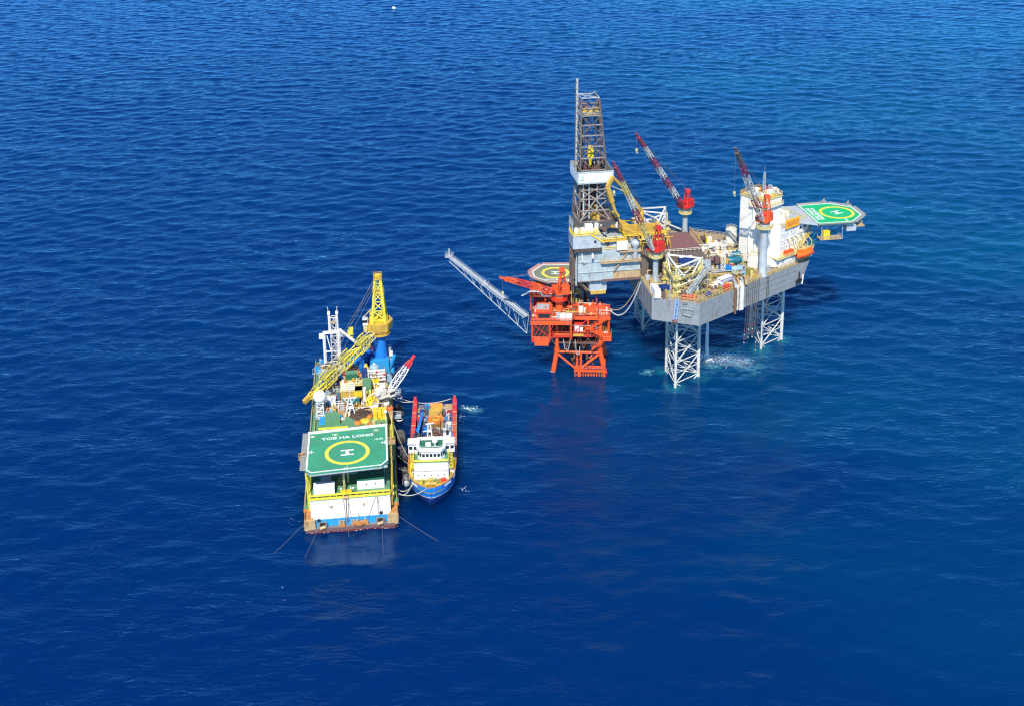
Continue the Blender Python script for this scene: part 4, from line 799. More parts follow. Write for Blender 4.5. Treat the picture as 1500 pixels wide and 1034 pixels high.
for mat in ('white', 'cream', 'olive_yellow', 'buff', 'sky_blue', 'casing_brown', 'light_grey', 'signal_red', 'ochre', 'steel'):
    m = M(); k = 0
    while k < (16 if mat not in ('signal_red', 'sky_blue') else 6):
        x, y = rn7.uniform(-22, 30), rn7.uniform(-34, 12)
        if y < -36.2+(x+10.5)*.586+1.6 or y < -28-(x+24.5)*.54 or (x < -4 and y > -14) or abs(x-2.2)+abs(y+23) < 4 or (x > 22 and y < -5): continue
        z = 34.1 if y < -7 or x > 16 else 36.8; h_ = rn7.uniform(.5, 2.2)
        if rn7.random() < .5: m.ob(x, y, z, rn7.uniform(.5, 1.8), rn7.uniform(.5, 1.4), h_, rn7.choice([.52, 0, 1.57]))
        elif rn7.random() < .5: m.lathe(x, y, [(.45, z), (.45, z+h_), (.02, z+h_+.1)], 10)
        else: m.tube((x, y, z+.5), (x+rn7.uniform(-2.5, 2.5), y+rn7.uniform(-1, 1), z+.5), .3, 8, cap=True)
        k += 1
    m.done('deck_stores', mat, rig, kind='stuff')
# hoses slung to the red platform
def rope(name, label, cat, p, q, sag, r, mat, group=None, n=14, F=WF):
    p, q = V(p), V(q); P = []
    for i in range(n+1):
        f = i/n; c = p.lerp(q, f); c.z -= sag*4*f*(1-f); P.append(tuple(c))
    m = M()
    for a, b_ in zip(P, P[1:]): m.tube(a, b_, r, 6)
    return m.done(name, mat, None, label=label, cat=cat, group=group)
pw, rw = JK.W((-24.6, -14.5, 33.6)), RD.W((11.4, -4.4, 21.4))
rope('transfer_hose', 'thick pale hose sagging lowest between the rig hull and the red platform', 'hose', pw, rw, 6.2, .22, 'light_grey', 'hoses between rig and platform'); rope('transfer_hose', 'thin brownish hose hanging above the thick pale one between rig and platform', 'hose', JK.W((-24.6, -12.5, 33)), RD.W((11.4, -3.6, 21.6)), 4.2, .12, 'buff', 'hoses between rig and platform')
# cooling water outfall
wf = thing('cooling_water_outfall', 'white column of water falling from the rig hull into the sea', 'waterfall', WF, (67.9, 392.3, 0)); rn4 = random.Random(2)
wm = bpy.data.materials.new('falling_water'); wm.use_nodes = True; wb = wm.node_tree.nodes['Principled BSDF']; wb.inputs['Base Color'].default_value = (.9, .93, .95, 1); wb.inputs['Roughness'].default_value = .6; wb.inputs['Alpha'].default_value = .85
m = M()
for k in range(260):
    a, rr_ = rn4.uniform(0, 6.28), rn4.uniform(0, 1)**.7; zt = rn4.uniform(2, 26.5); zb = max(.1, zt-rn4.uniform(1.2, 5)); sp_ = lambda z: .2+.55*((26.5-z)/26.5)**1.3
    m.tube((67.9+rr_*sp_(zt)*math.cos(a), 391.6+rr_*sp_(zt)*math.sin(a), zt), (67.9+rr_*sp_(zb)*math.cos(a), 391.6+rr_*sp_(zb)*math.sin(a), zb), .02+.04*rn4.random(), 5, .04+.07*rn4.random())
m.done('falling_water', wm, wf, kind='stuff')
m = M()
for k in range(150):
    a, rr_ = rn4.uniform(0, 6.28), abs(rn4.gauss(0, 1.6)); s_ = rn4.uniform(.08, .35); m.ball((67.9+rr_*math.cos(a), 392+rr_*math.sin(a), rn4.uniform(.1, 2.2)*math.exp(-rr_*.5)+sea_h(67, 392)), s_, 3)
m.done('spray', wm, wf, kind='stuff')
# ------------------------------------------------------------------ red wellhead platform
F = RD
wp = thing('wellhead_platform', 'orange-red wellhead platform on a steel jacket in front of the cantilever', 'platform', F, (0, -2, 0))
def jl(x, y, z):  # battered jacket leg point
    f = (8-z)/8*.12; return (x+f*x*1.6, y+f*(y+1)*.3, z)
LG = [(-6.8, -9), (8.2, -9), (8.2, 4), (-6.8, 4)]
for x, y in LG:
    m = M().tube(jl(x, y, -6), jl(x, y, 8), .85, 14, cap=True); m.tube((x, y, 8), (x, y, 20.8), .7, 14); m.lathe(x, y, [(1.05, 7.6), (1.05, 8.8)], 14); m.done('jacket_leg', 'platform_orange', wp)
m = M()
for i in range(4):
    a, b_ = LG[i], LG[(i+1) % 4]; m.tube(jl(*a, 7.4), jl(*b_, 7.4), .42, 10)
    if i != 1 and i: m.tube(jl(*a, 7.2), jl(*b_, .5), .4, 10)
m.done('jacket_brace', 'platform_orange', wp)
m = M(); m.tube(jl(*LG[0], 7), (.9, -9.3, .2), .38, 10); m.done('jacket_brace', 'platform_orange', wp)
m = M(); m.tube((8, -9, 7), (1.4, -9.5, 1.5), .45, 10); m.done('jacket_brace', 'platform_orange', wp)
m = M(); m.tube((8.2, 0, 7), (3, -6, 1), .3, 8); m.tube((-6.8, 4, 7), (.9, 4, .5), .4, 8); m.done('jacket_brace', 'platform_orange', wp)
m = M()
for x in (.2, 1.5): m.tube((x, -9.4, -3), (x, -9.4, 7.4), .4, 10)
m.done('caisson', 'platform_orange', wp)
bl = M(); bl.box(-.6, 10, -11.6, -11.2, 1.7, 2.1); bl.box(-.6, 10, -8.8, -8.4, 1.7, 2.1); bl.box(-.8, 10.2, -12, -11.7, 1.5, 2.2); bl.box(-.8, 10.2, -12, -11.7, .2, .6)
for k in range(9): bl.beam((-.5+k*1.3, -11.4, 1.9), (-.5+k*1.3, -8.6, 1.9), .3, .3)
for k in range(12): bl.tube((-.4+k*.92, -12.1, -.5), (-.4+k*.92, -12.1, 2.1), .18, 6)
blo = bl.done('boat_landing', 'platform_orange', wp); m = M()
for k in range(14): m.box(-.7+k*.8, -.3+k*.8, -12.25, -12.02, .5, .9)
m.done('rubber_fender', 'rubber', blo, kind='stuff'); m = M().rail([(-.6, -11.4, 2.1), (10, -11.4, 2.1), (10, -8.4, 2.1)], 1.1, 1, .07); m.done('landing_railing', 'platform_orange', blo)
M().tube((.9, -11.9, -2), (.9, -11.9, 3.2), .5, 10).done('landing_post', 'platform_orange', wp); M().tube((9.6, -11.7, -2), (9.6, -11.7, 6.5), .5, 10).done('landing_post', 'platform_orange', wp)
for i in range(8): x, y = -1+(i % 4)*2.2, -3.5+(i//4)*3; M().tube((x, y, -5), (x, y, 21), .38, 8).done('conductor', 'casing_brown', wp)
D1 = [(-15.2, -14.3), (-9, -14.3), (-9, -10.4), (11.4, -8.6), (11.4, 6), (-15.2, 6)]
D2 = [(-15.4, -14.4), (-1.6, -13.6), (-1.6, -9.4), (11.4, -9.2), (11.4, -1.8), (-3, -1.8), (-3, 6), (-15.4, 6)]
lo_ = M().prism(D1, 13.2, 14.1).done('cellar_deck', 'platform_red', wp); M().prism(inset(D1, .2), 14.1, 14.16).done('grating', 'rust_orange', lo_)
M().rail([(*p, 14.15) for p in D1], 1.15, 1.1, .08, True).done('cellar_railing', 'platform_orange', wp)
hi_ = M().prism(D2, 20.4, 21).done('main_deck', 'platform_orange', wp); M().prism(inset(D2, .2), 21, 21.06).done('deck_plate', 'dull_red', hi_)
m = M()
for a, b_ in zip(D2, D2[1:]+D2[:1]): m.beam((*a, 20.3), (*b_, 20.3), .35, 1.1)
m.done('edge_girder', 'platform_orange', hi_)
M().rail([(*p, 21) for p in D2], 1.15, 1.1, .08, True).done('main_railing', 'platform_orange', wp)
for p in ((-15, -14), (-9, -14), (-1.8, -13.2), (-1.8, -10.3), (4, -9.2), (11, -8.6), (-15, 5.6), (11, -2)):
    M().beam((*p, 14), (*p, 20.3), .5, .5).done('column', 'platform_orange', wp)
m = M(); m.beam((-1.6, -9.8, 14.2), (4, -9, 20.2), .3, .3); m.beam((-15, -13.9, 20), (-9, -13.9, 15), .25, .25); m.beam((-9, -11, 14.2), (-5.5, -10.8, 20), .25, .25); m.beam((-15, 0, 14), (-15, -13, 20), .3, .3); m.beam((-15, -13, 14), (-15, 0, 20), .3, .3); m.done('deck_brace', 'platform_red', wp)
m = M(); m.beam((-9, -10.6, 13.2), (-6.8, -9, 9), .35, .35); m.beam((-14.5, -6, 13.2), (-6.8, -6, 8.5), .4, .4); m.beam((11, -7, 13.2), (8.2, -7, 9), .35, .35)
for k in range(5): m.beam((-5+k*3, -8.6, 13), (-3.5+k*3, -8.6, 8.6), .2, .2); m.beam((-2+k*3, -8.6, 13), (-3.5+k*3, -8.6, 8.6), .2, .2)
m.done('knee_brace', 'rust', wp)
M().box(-8, 9, -8.4, 3, 10.2, 10.5).done('lower_walkway', 'casing_brown', wp)
m = M(); m.stair((10.6, -10, 20.6), (4.6, -10, 17), 1.3); m.prism([(3, -11), (5.4, -11), (5.4, -9), (3, -9)], 16.8, 17.1); m.stair((4.6, -11.2, 17), (11, -11.2, 13.6), 1.3); m.rail([(3, -11, 17), (3, -9, 17)], 1.1, 1, .08); m.done('stair_flight', 'platform_orange', wp)
m = M(); m.prism([(9, -12), (12, -12), (12, -6), (9, -6)], 13.2, 13.6); m.rail([(9, -12, 13.6), (12, -12, 13.6), (12, -6, 13.6)], 1.2, .9, .08); m.stair((10.6, -10.6, 13.4), (5.4, -10.6, 9.4), 1.2); m.done('stair_landing', 'platform_orange', wp)
m = M(); m.pipe([(-4.5, -11, 13), (-4, -11.4, 9.6), (-2.8, -11.4, 9.3), (-2, -11, 13)], .14); m.pipe([(-.4, -11, 13), (0, -11.4, 8), (1, -11.4, 7.8), (1.2, -11, 10.5)], .14); m.done('hanging_hose', 'galvanized', wp)
M().box(-14.2, -9.4, -14.6, -14.35, 12.2, 15.2).done('wind_screen', 'platform_orange', wp)
clutter(wp, (-14.5, 10.5, -9, 4), 14.2, 70, 81, ['platform_red', 'light_grey', 'casing_brown', 'steel', 'rust_orange', 'platform_orange', 'white'], hmax=3.6); piping(wp, (-14.5, 10.5, -10, 4), 14.2, 34, 82, ['platform_red', 'galvanized', 'casing_brown', 'platform_orange'], 5)
clutter(wp, (-14, -4, -12, 4), 21.1, 36, 83, ['platform_orange', 'platform_red', 'ochre', 'light_grey', 'cream'], hmax=2.4); clutter(wp, (-1, 10, -8.6, -2.6), 21.1, 22, 84, ['platform_orange', 'platform_red', 'buff'], hmax=1.3); piping(wp, (-15, 10, -12, -2), 21.1, 30, 85, ['platform_orange', 'platform_red', 'cream', 'ochre'], 3)
eh = thing('equipment_house', 'red equipment house with a grey sheet roof on the left of the red platform', 'equipment house', F, (-11.4, -9.4, 21))
M().box(-13.8, -8.4, -12.6, -6.6, 21.2, 24.6).done('wall', 'platform_orange', eh); M().box(-13.6, -9.4, -12.2, -8, 24.62, 24.8).done('roof_sheet', 'galvanized', eh); M().box(-13, -9, -12.75, -12.6, 21.6, 23.2).done('opening', 'black', eh); M().box(-14, -8.2, -13, -12.5, 23.3, 23.8).done('canopy', 'platform_red', eh)
ud = thing('upper_deck_module', 'upper orange deck carrying bent white pipes at the back left of the red platform', 'deck module', F, (-11, -3, 24))
M().box(-16.4, -5, -5.8, 5, 26.2, 26.8).done('deck', 'platform_orange', ud); M().rail([(-16.4, -5.8, 26.8), (-5, -5.8, 26.8)], 1.1, 1, .08).done('railing', 'platform_orange', ud)
for x in (-16, -11, -5.4):
    for y in (-5.4, 4.6): M().beam((x, y, 21), (x, y, 26.2), .45, .45).done('post', 'platform_orange', ud)
M().pipe([(-19, -7, 27.2), (-16, -6.4, 28.6), (-12.4, -6.4, 28.6), (-12, -6.4, 27), (-6, -6.2, 27), (-5.6, -6, 29)], .3, 10).done('bent_pipe', 'white', ud)
M().cap((-12.2, -2.8, 28.2), (-7.8, -2.8, 28.2), 1.1, 14).done('vessel', 'white', ud, True); M().box(-16, -14.4, -5.4, -2, 26.8, 29.8).done('frame_panel', 'platform_red', ud)
clutter(ud, (-15, -6, -5, 4), 26.8, 26, 91, ['platform_orange', 'platform_red', 'white', 'cream', 'ochre'], hmax=2.6); piping(ud, (-16, -5, -6, 4), 26.8, 14, 92, ['platform_orange', 'white', 'platform_red'], 3)
ot = thing('orange_tank_box', 'bright orange box tank on the right end of the red platform deck', 'tank', F, (7, -6, 21)); M().box(3.2, 9.4, -8, -4.6, 21.2, 23.8).done('shell', 'platform_orange', ot); M().box(9.4, 11, -6.5, -4.6, 21.2, 23).done('end_box', 'platform_orange', ot); m = M(); m.tube((4.5, -6, 23.8), (4.5, -6, 24.4), .4, 10, cap=True); m.tube((8, -6, 23.8), (8, -6, 25), .12, 6); m.tube((6.6, -8.2, 22.9), (12.2, -8.6, 23.1), .12, 6); m.done('fitting', 'cream', ot)
for k, (x, lab) in enumerate(((-4.6, 'white square cabinet at the deck edge below the red crane'), (-2.4, 'right-hand white cabinet of the pair at the red platform edge'))): 
    c_ = thing('cabinet', lab, 'cabinet', F, (x, -12.2, 21)); M().box(x-1, x+1, -13.2, -11.4, 21.1, 23.1).done('shell', 'cream' if k == 0 else 'white', c_); M().box(x-.8, x+.8, -13.28, -13.2, 21.3, 22.9).done('door', 'white', c_)
c_ = thing('cabinet', 'pale pinkish locker behind the pair of white cabinets on the red platform', 'cabinet', F, (1.6, -8, 21)); M().box(.7, 2.3, -8.6, -7.2, 21.1, 24).done('shell', 'cream', c_); M().box(.8, 2.2, -8.68, -8.6, 21.3, 23.8).done('door', 'cream', c_)
wn = thing('instrument_cabin', 'small red niche with white panels and an ochre ledge on the red platform lower level', 'cabin', F, (0, -9.8, 14)); M().box(-1., 2.2, -9.4, -7.4, 14.3, 18.2).done('wall', 'platform_red', wn); M().box(-.6, .9, -9.6, -9.42, 15, 17.6).done('door', 'clean_white', wn); M().box(1.2, 2.2, -9.6, -9.42, 15.2, 17).done('panel', 'white', wn); M().box(-1.2, 2.4, -10.6, -9.4, 14.1, 14.5).done('ledge', 'ochre', wn)
ys = thing('scaffold_tower', 'pale yellow scaffold tower between the red crane and the derrick pipes', 'scaffold', F, (-.4, 0, 21))
m = M()
for x in (-1.6, 1.6):
    for y in (-1.5, 1.5): m.tube((x-.4, y, 21), (x-.4, y, 31), .13, 6)
for z in (23, 26, 29): m.box(-2.4, 1.8, -2, 2, z, z+.2); m.rail([(-2.4, -2, z), (1.8, -2, z), (1.8, 2, z)], 1.1, 1, .07)
m.done('scaffold_bay', 'pale_yellow', ys); clutter(ys, (-2, 1.4, -1.6, 1.6), 26.2, 10, 95, ['ochre', 'pale_yellow', 'buff'], hmax=1.5, smax=1)
# flare boom
fbm = thing('flare_boom', 'long grey lattice flare boom reaching out over the sea from the red platform', 'flare boom', F, (-17, -9.5, 14))
p0, p1, q0, q1 = V((-17.2, -9.5, 20.4)), V((-47.2, 16.4, 31.6)), V((-17.2, -9.5, 14.2)), V((-47.2, 16.4, 29.6))
dd = (p1-p0).normalized(); sd_ = dd.cross(V((0, 0, 1))).normalized()
for k in (-1, 1): M().tube(p0+sd_*k*1.1, p1+sd_*k*.8, .16, 8).done('top_chord', 'galvanized', fbm)
M().tube(q0, q1, .17, 8).done('bottom_chord', 'galvanized', fbm)
m = M(); n = 9
for i in range(n+1):
    a, b_ = p0.lerp(p1, i/n), q0.lerp(q1, i/n); m.tube(a+sd_*1, b_, .1, 5); m.tube(a-sd_*1, b_, .03, 4)
    if i < n: a2 = p0.lerp(p1, (i+1)/n); m.tube(b_, a2+sd_, .09, 5)
m.done('web_brace', 'galvanized', fbm)
m = M(); m.beam(p0+V((0, 0, .1)), p1+V((0, 0, .1)), 1.1, .08); m.done('walkway_grating', 'galvanized', fbm)
m = M(); 
for k in (-.35, .35): m.tube(p0+sd_*k+V((0, 0, .4)), p1+sd_*k+V((0, 0, .4)), .16, 8)
m.done('flare_pipe', 'light_grey', fbm); M().rail([p0+sd_*1.05, p1+sd_*.8], 1., 2.2, .05).done('railing', 'galvanized', fbm)
md = p0.lerp(p1, .52); m = M(); m.ob(md.x, md.y, md.z, 2.4, 2.4, .2); m.rail([(md.x-1.2, md.y-1.2, md.z), (md.x+1.2, md.y-1.2, md.z), (md.x+1.2, md.y+1.2, md.z)], 1.1, .8, .07); m.ob(md.x, md.y, md.z, .6, .6, 1.6); m.done('mid_platform', 'galvanized', fbm)
m = M(); m.ob(p1.x, p1.y, p1.z, 2.8, 2.8, .2); m.rail([(p1.x-1.4, p1.y-1.4, p1.z), (p1.x+1.4, p1.y-1.4, p1.z), (p1.x+1.4, p1.y+1.4, p1.z), (p1.x-1.4, p1.y+1.4, p1.z)], 1.1, .8, .08, True); m.done('tip_platform', 'galvanized', fbm); M().tube((p1.x, p1.y, p1.z), (p1.x, p1.y, p1.z+3), .28, 10, cap=True).done('flare_tip', 'light_grey', fbm)
rn8 = random.Random(55)
for mat, n_ in (('cream', 14), ('white', 10), ('dark_grey', 20), ('casing_brown', 18), ('galvanized', 18), ('ochre', 12), ('platform_orange', 30), ('platform_red', 30), ('rust', 14)):
    m = M()
    for k in range(n_):
        z = rn8.choice([21.1, 14.2, 26.8, 21.1]); x, y = (rn8.uniform(-15, 10.6), rn8.uniform(-8.8, -2.4)) if z < 22 else (rn8.uniform(-16, -5.4), rn8.uniform(-5.4, 4)); h_ = rn8.uniform(.6, 2.6)
        if rn8.random() < .5: m.ob(x, y, z, rn8.uniform(.4, 1.5), rn8.uniform(.4, 1.3), h_)
        else: m.pipe([(x, y, z), (x, y, z+h_), (x+rn8.uniform(-2, 2), y, z+h_), (x+rn8.uniform(-2, 2), y-1, z+h_*.4)], rn8.uniform(.08, .2), 6)
    m.done('process_equipment', mat, wp, kind='stuff')
for k in range(5):
    for s_ in (0, 1): M().beam((-14.8+k*1.45, -14.2, 14+s_*3), (-13.4+k*1.45, -14.2, 17+s_*3), .18, .18).done('screen_brace', 'platform_red', wp)
M().box(-14.6, -9.4, -13.9, -13.7, 14.3, 20).done('shade_backing', 'black', wp)  # black sheet painting in the shade of the open deck interior
m = M()
for k in range(34):
    x, y = rn8.uniform(-15, 10.5), rn8.uniform(-13, -3); 
    if x > -2 and y < -8.6: continue
    h_ = rn8.uniform(1.5, 4.6); m.tube((x, y, 21), (x, y, 21+h_), rn8.uniform(.07, .16), 6); m.ob(x, y, 21+h_, .5, .4, .35)
m.done('lamp_post', 'platform_orange', wp, kind='stuff')
clutter(tb, (-10, 10, 27, 45), 9.63, 26, 611, ['light_grey', 'buff', 'white', 'rust_orange', 'deck_green', 'pale_yellow'], .4, 1.4, 1.6) if False else None
# crane and helideck of the platform
crane(F, (-6, -8.6, 21), 28.4, 1.35, 'platform_orange', 'platform_orange', (-23.8, -14, 36.4), 'orange-red crane on the red platform with its boom lying low to the left', None, 4, ('platform_red', 'platform_orange'), 2.2, None, None, 9.6, 5, hw=1.5, sc=1.05, colmat='platform_red')
HP = [(-15.2, -1.8), (-10.2, -5.6), (-3.2, -5.2), (1, -1), (1, 5.5), (-3, 10), (-12.9, 9.4), (-16.3, 3.2)]
hr = heli_deck(F, 'olive octagonal helideck of the red platform with a yellow ring', HP, 32, (-7.8, 2.3), 4.95, 'heli_olive', 'LORONG NORTH', (-6.8, -3.6), .03, 1.15, math.pi/2, (0, 1, 2, 3, 4, 5, 6, 7), 'pink_net', textsx=1.1, netw=1.4)
m = M()
for x, y in ((-12, -1), (-12, 6), (-3, -1), (-3, 6)): m.beam((x, y, 21), (x, y, 31.3), .5, .5); m.beam((x, y, 27), (x+(2 if x < -8 else -2), y, 31.3), .25, .25)
m.done('support_column', 'platform_red', hr)

# ------------------------------------------------------------------ tender barge
F = BG
tb = thing('tender_barge', 'broad accommodation barge with a white and blue front wall, rusty below', 'barge', F, (0, 40, 0))
HB = [(-12.7, .6), (-11.8, -.5), (11.8, -.5), (12.7, .6), (13, 6), (13, 92), (-13, 92), (-13, 6)]
bh = M().prism(HB, -2, 1.3).done('hull', 'casing_brown', tb)
M().prism(inset(HB, -.04), -1.9, .42).done('waterline_band', 'antifoul', bh)
HS = [(-13, 3.4), (13, 3.4), (13, 92), (-13, 92)]
M().prism(HS, 1.32, 5.4).done('hull_side', 'rust_orange', bh); M().prism(inset(HS, .05), 5.4, 5.5).done('main_deck', 'deck_green', tb)
M().prism(inset(HB, .15), 1.3, 1.36).done('bow_ledge', 'deck_grey', bh)
for s_ in (-1, 1):
    m = M(); m.box(s_*12.85-.3, s_*12.85+.3, 3.6, 91.6, 4.2, 4.9); m.done('rubbing_strake', 'buff', bh)
    M().rail([(s_*12.7, 5, 5.5), (s_*12.7, 91, 5.5)], 1.2, 1.7, .07).done('side_railing', 'pale_yellow' if s_ < 0 else 'lemon', tb)
    P = [(s_*12.9, -.2), (s_*12.9, 3.5), (s_*9.9, 3.5), (s_*9.9, -.42), (s_*12.2, -.42)]
    P = P if s_ > 0 else P[::-1]
    c_ = M().prism(P[::-1], .9, 3.9).done('corner_fairlead', 'buff', tb); m = M(); m.rail([(s_*12.7, 0, 3.9), (s_*12.7, 3.3, 3.9)], 1, .8, .06); m.ob(s_*11.4, 1.4, 3.9, 1.8, 1.6, .5); m.done('fairlead_top', 'rust_orange', c_)
    r_ = M(); r_.box(s_*7.9-1.2, s_*7.9+1.2, -.5, .4, 1.3, 2.9); rr = r_.done('roller_frame', 'deck_grey', tb); M().box(s_*7.9-.75, s_*7.9+.75, -.62, -.5, 2.1, 3.2).done('roller_recess', 'black', rr); M().tube((s_*7.9-.7, -.9, 1.7), (s_*7.9+.8, -.9, 2.2), .45, 10, cap=True).done('roller', 'buff', rr)
for x0, x1 in ((-3.4, -1.8), (.2, 4.6)):
    M().box(x0, x1, -.42, .35, 1.35, 2.5).done('bow_bitts', 'rust_orange', tb)
m = M()
for x in (-3, -2.2, .6, 1.6, 3.8): m.tube((x, -.3, 2.5), (x, -.3, 3.3), .3, 8, cap=True)
m.done('bollard', 'buff', tb, kind='stuff'); m = M(); m.pipe([(.6, -.65, 2), (1.4, -.7, 1.5), (2.4, -.7, 1.4), (3.6, -.65, 2)], .2, 6); m.done('tyre_chain', 'rust', tb)
fw = M().box(-11, 10.9, .6, .9, 3.6, 9.5).done('front_wall', 'stained_white', tb); M().box(-11, 10.9, .58, .9, 1.38, 3.58).done('front_band', 'sky_blue', fw)
m = M(); m.box(-11, 10.9, .55, .6, 6.6, 6.68)
for k in range(1, 6): m.box(-11+k*3.65, -10.95+k*3.65, .55, .6, 1.5, 9.4)
m.done('plate_seam', 'white', fw)
for x, z in ((-8.9, 3.3), (8.2, 4.2)): M().tube((x, .52, z), (x, .62, z), .55, 14, cap=True).done('hawse_opening', 'black', fw)
for x in (-5.3, 3.6): M().box(x-.35, x+.35, .5, .58, 6.9, 7.7).done('mooring_plate', 'buff', fw)
m = M(); m.tube((-1.2, .45, 2.2), (-1.2, .45, 9.8), .12, 6); m.tube((-.9, .4, 2), (-.6, .45, 9.8), .06, 5); m.tube((.2, .4, 2), (-.8, .45, 9.8), .06, 5); m.tube((-1.5, .45, 2), (-1.9, .45, 9.6), .06, 5); m.tube((8.4, .4, 4.2), (7.2, .45, 9.6), .06, 5); m.tube((4.3, .35, 2.4), (7, .45, 9.6), .05, 5); m.tube((7.4, .4, 9.4), (7.5, .4, 3), .05, 5); m.done('hanging_wire', 'rust', fw)
M().box(-11, 10.9, .95, 45, 5.52, 9.5).done('deckhouse', 'cream', tb); M().box(-11.05, 10.95, .55, 45.1, 9.5, 9.62).done('top_deck', 'deck_green', tb)
m = M()
for x in range(-8, 9, 3): m.box(x-.4, x+.4, 45.0, 45.1, 7, 8)
m.done('rear_window', 'glass', tb)
m = M(); m.beam((-11.2, .8, 9.9), (11, .8, 9.9), .5, .4); m.beam((-11.2, 1.3, 10.7), (11, 1.3, 10.7), .35, .35); m.beam((-11.2, .7, 10.9), (11, .7, 10.9), .22, .22)
for k in range(13): m.beam((-11+k*1.83, .9, 9.7), (-11+k*1.83, .9, 11), .2, .2)
m.beam((-11, .9, 10), (-11, 12, 10), .35, .4); m.done('front_rail', 'lemon', tb)
for s_, c in ((-12.2, 'lemon'), (12.2, 'ochre')):
    m = M()
    for k in range(6): m.beam((s_*.93, 2+k*3.6, 5.5), (s_*.97, 2.4+k*3.6, 18.3), .3, .3); m.beam((s_*.93, 2+k*3.6, 9.6), (s_*.97, 5.6+k*3.6, 17.6), .18, .18)
    m.done('helideck_column', c, tb)
um = M().box(-10.4, 9.6, 12.5, 21.5, 9.63, 15.8).done('upper_house', 'white', tb); M().box(-10.6, 9.8, 12.3, 21.7, 15.82, 16).done('upper_roof', 'light_grey', um)
for k in range(8): M().box(-9.6+k*2.4, -8.6+k*2.4, 12.42, 12.5, 12.8, 13.8).done('window', 'glass', um)
m = M()
for y in (1.5, 6, 11): m.beam((-11.2, y, 18), (10.6, y, 18), .3, .6)
for x in (-8, -3, 3, 8): m.beam((x, 0.5, 18.1), (x, 21, 18.1), .25, .5)
m.done('helideck_beam', 'light_grey', tb)
m = M(); m.beam((-1.6, 4, 9.6), (-1.6, 4, 18), .4, .4); m.beam((-.6, 8, 9.6), (-.6, 8, 18), .4, .4); m.stair((-3.5, 7, 9.7), (-.5, 10.5, 13.5), 1); m.done('inner_column', 'pale_yellow', tb)
HPb = [(-11.75, .9), (-10.2, -.75), (9.1, .55), (10.9, 3), (10.95, 22), (-11.7, 20.4)]
hb = heli_deck(F, 'green helideck of the barge lettered TOB HA LONG with a yellow ring', HPb, 19, (-.45, 8.6), 6.25, 'heli_green', 'TOB HA LONG', (-.4, 16.9), .045, 1.7, math.pi/2+.03, (5,), 'net', '12.9t', (8.3, 14.6), textsx=1.28)
m = M(); 
for a, b_ in ((HPb[5], HPb[4]),): m.rail([(*a, 19), (*b_, 19)], .35, 1, .09)
m.done('edge_light_rail', 'clean_white', hb)
for x, y in ((-10.4, 18.4), (-4, 18.6), (7.7, 19.4)):
    b_ = M().ob(x, y, 19.03, .75, .75, .06).done('tie_down_marking', 'mark_white', hb); m = M(); m.ob(x-.75, y-.1, 19.02, .08, 1.9, .03); m.ob(x+.75, y-.1, 19.02, .08, 1.9, .03); m.done('marking_line', 'mark_yellow', b_)
for x, y in ((-10.6, 10), (9.9, 12.4), (-.6, .3)):
    m = M(); m.ob(x, y, 19.03, 2, .18, .03); m.ob(x+.2, y+.1, 19.035, .25, 1.8, .03); m.ob(x-.5, y, 19.04, .25, 1.1, .03); m.done('edge_marking', 'mark_white', hb)
for s_, y, lab in ((-12.9, 8.6, 'left'), (12, 13.6, 'right')):
    fm = thing('foam_monitor', 'buff foam monitor platform on the %s edge of the barge helideck' % lab, 'fire monitor', F, (s_, y, 18)); m = M(); m.ob(s_, y, 18.1, 2, 2, .2); m.rail([(s_-1, y-1, 18.3), (s_+1, y-1, 18.3), (s_+1, y+1, 18.3), (s_-1, y+1, 18.3)], 1, .6, .07, True); m.done('platform', 'buff', fm); m = M(); m.tube((s_, y, 18.3), (s_, y, 19.4), .15, 6); m.tube((s_-.5, y-.2, 19.3), (s_+.6, y+.2, 19.9), .18, 8); m.done('nozzle', 'rust_orange', fm)
def boxthing(name, cat, label, x0, x1, y0, y1, z0, z1, wall, roof, extra=None):
    r = thing(name, label, cat, F, ((x0+x1)/2, (y0+y1)/2, z0)); M().box(x0, x1, y0, y1, z0, z1).done('wall', wall, r); M().box(x0-.08, x1+.08, y0-.08, y1+.08, z1, z1+.12).done('roof', roof, r)
    m = M()
    for x in (x0+.05, x1-.05): m.box(x-.1, x+.1, y0-.06, y0, z0, z1)
    m.box(x0, x1, y0-.05, y0, (z0+z1)/2-.04, (z0+z1)/2+.04); m.done('corner_trim', wall, r)
    for k in range(extra or 0): x = x0+(k+1)*(x1-x0)/(extra+1); M().tube((x, y0-.1, z0+(z1-z0)*.55), (x, y0+.05, z0+(z1-z0)*.55), .2, 10, cap=True).done('porthole', 'glass', r)
    return r
boxthing('deck_store', 'cabin', 'plain white cabin at the left front of the barge top deck', -9.9, -4.3, 2.4, 5.2, 9.62, 12.3, 'white', 'clean_white')
boxthing('deck_store', 'cabin', 'white cabin with two portholes and a dark green roof at the barge front', 2, 9.4, 4.4, 10.4, 9.62, 12.3, 'clean_white', 'dark_green', 2)
boxthing('vent_house', 'cabin', 'narrow grey house behind the plain white barge cabin', -8, -5.4, 6, 12, 9.62, 12.2, 'light_grey', 'light_grey')
aw = thing('bow_davit', 'yellow davit with white lamps at the middle of the barge front rail', 'davit', F, (-1.2, 1.8, 9.6)); m = M(); m.box(-2.6, .4, 1.2, 2.4, 10.6, 11.2); m.beam((-2.4, 1.8, 9.6), (-2.4, 1.8, 11.8), .3, .3); m.beam((.2, 1.8, 9.6), (.2, 1.8, 11.8), .3, .3); m.beam((-1.1, 2.4, 11), (-1.1, .4, 11.6), .35, .35); m.done('frame', 'yellow', aw)
for x in (-2.5, .2, .9): M().ball((x, 1.7, 12), .28, 5).done('lamp', 'clean_white', aw)
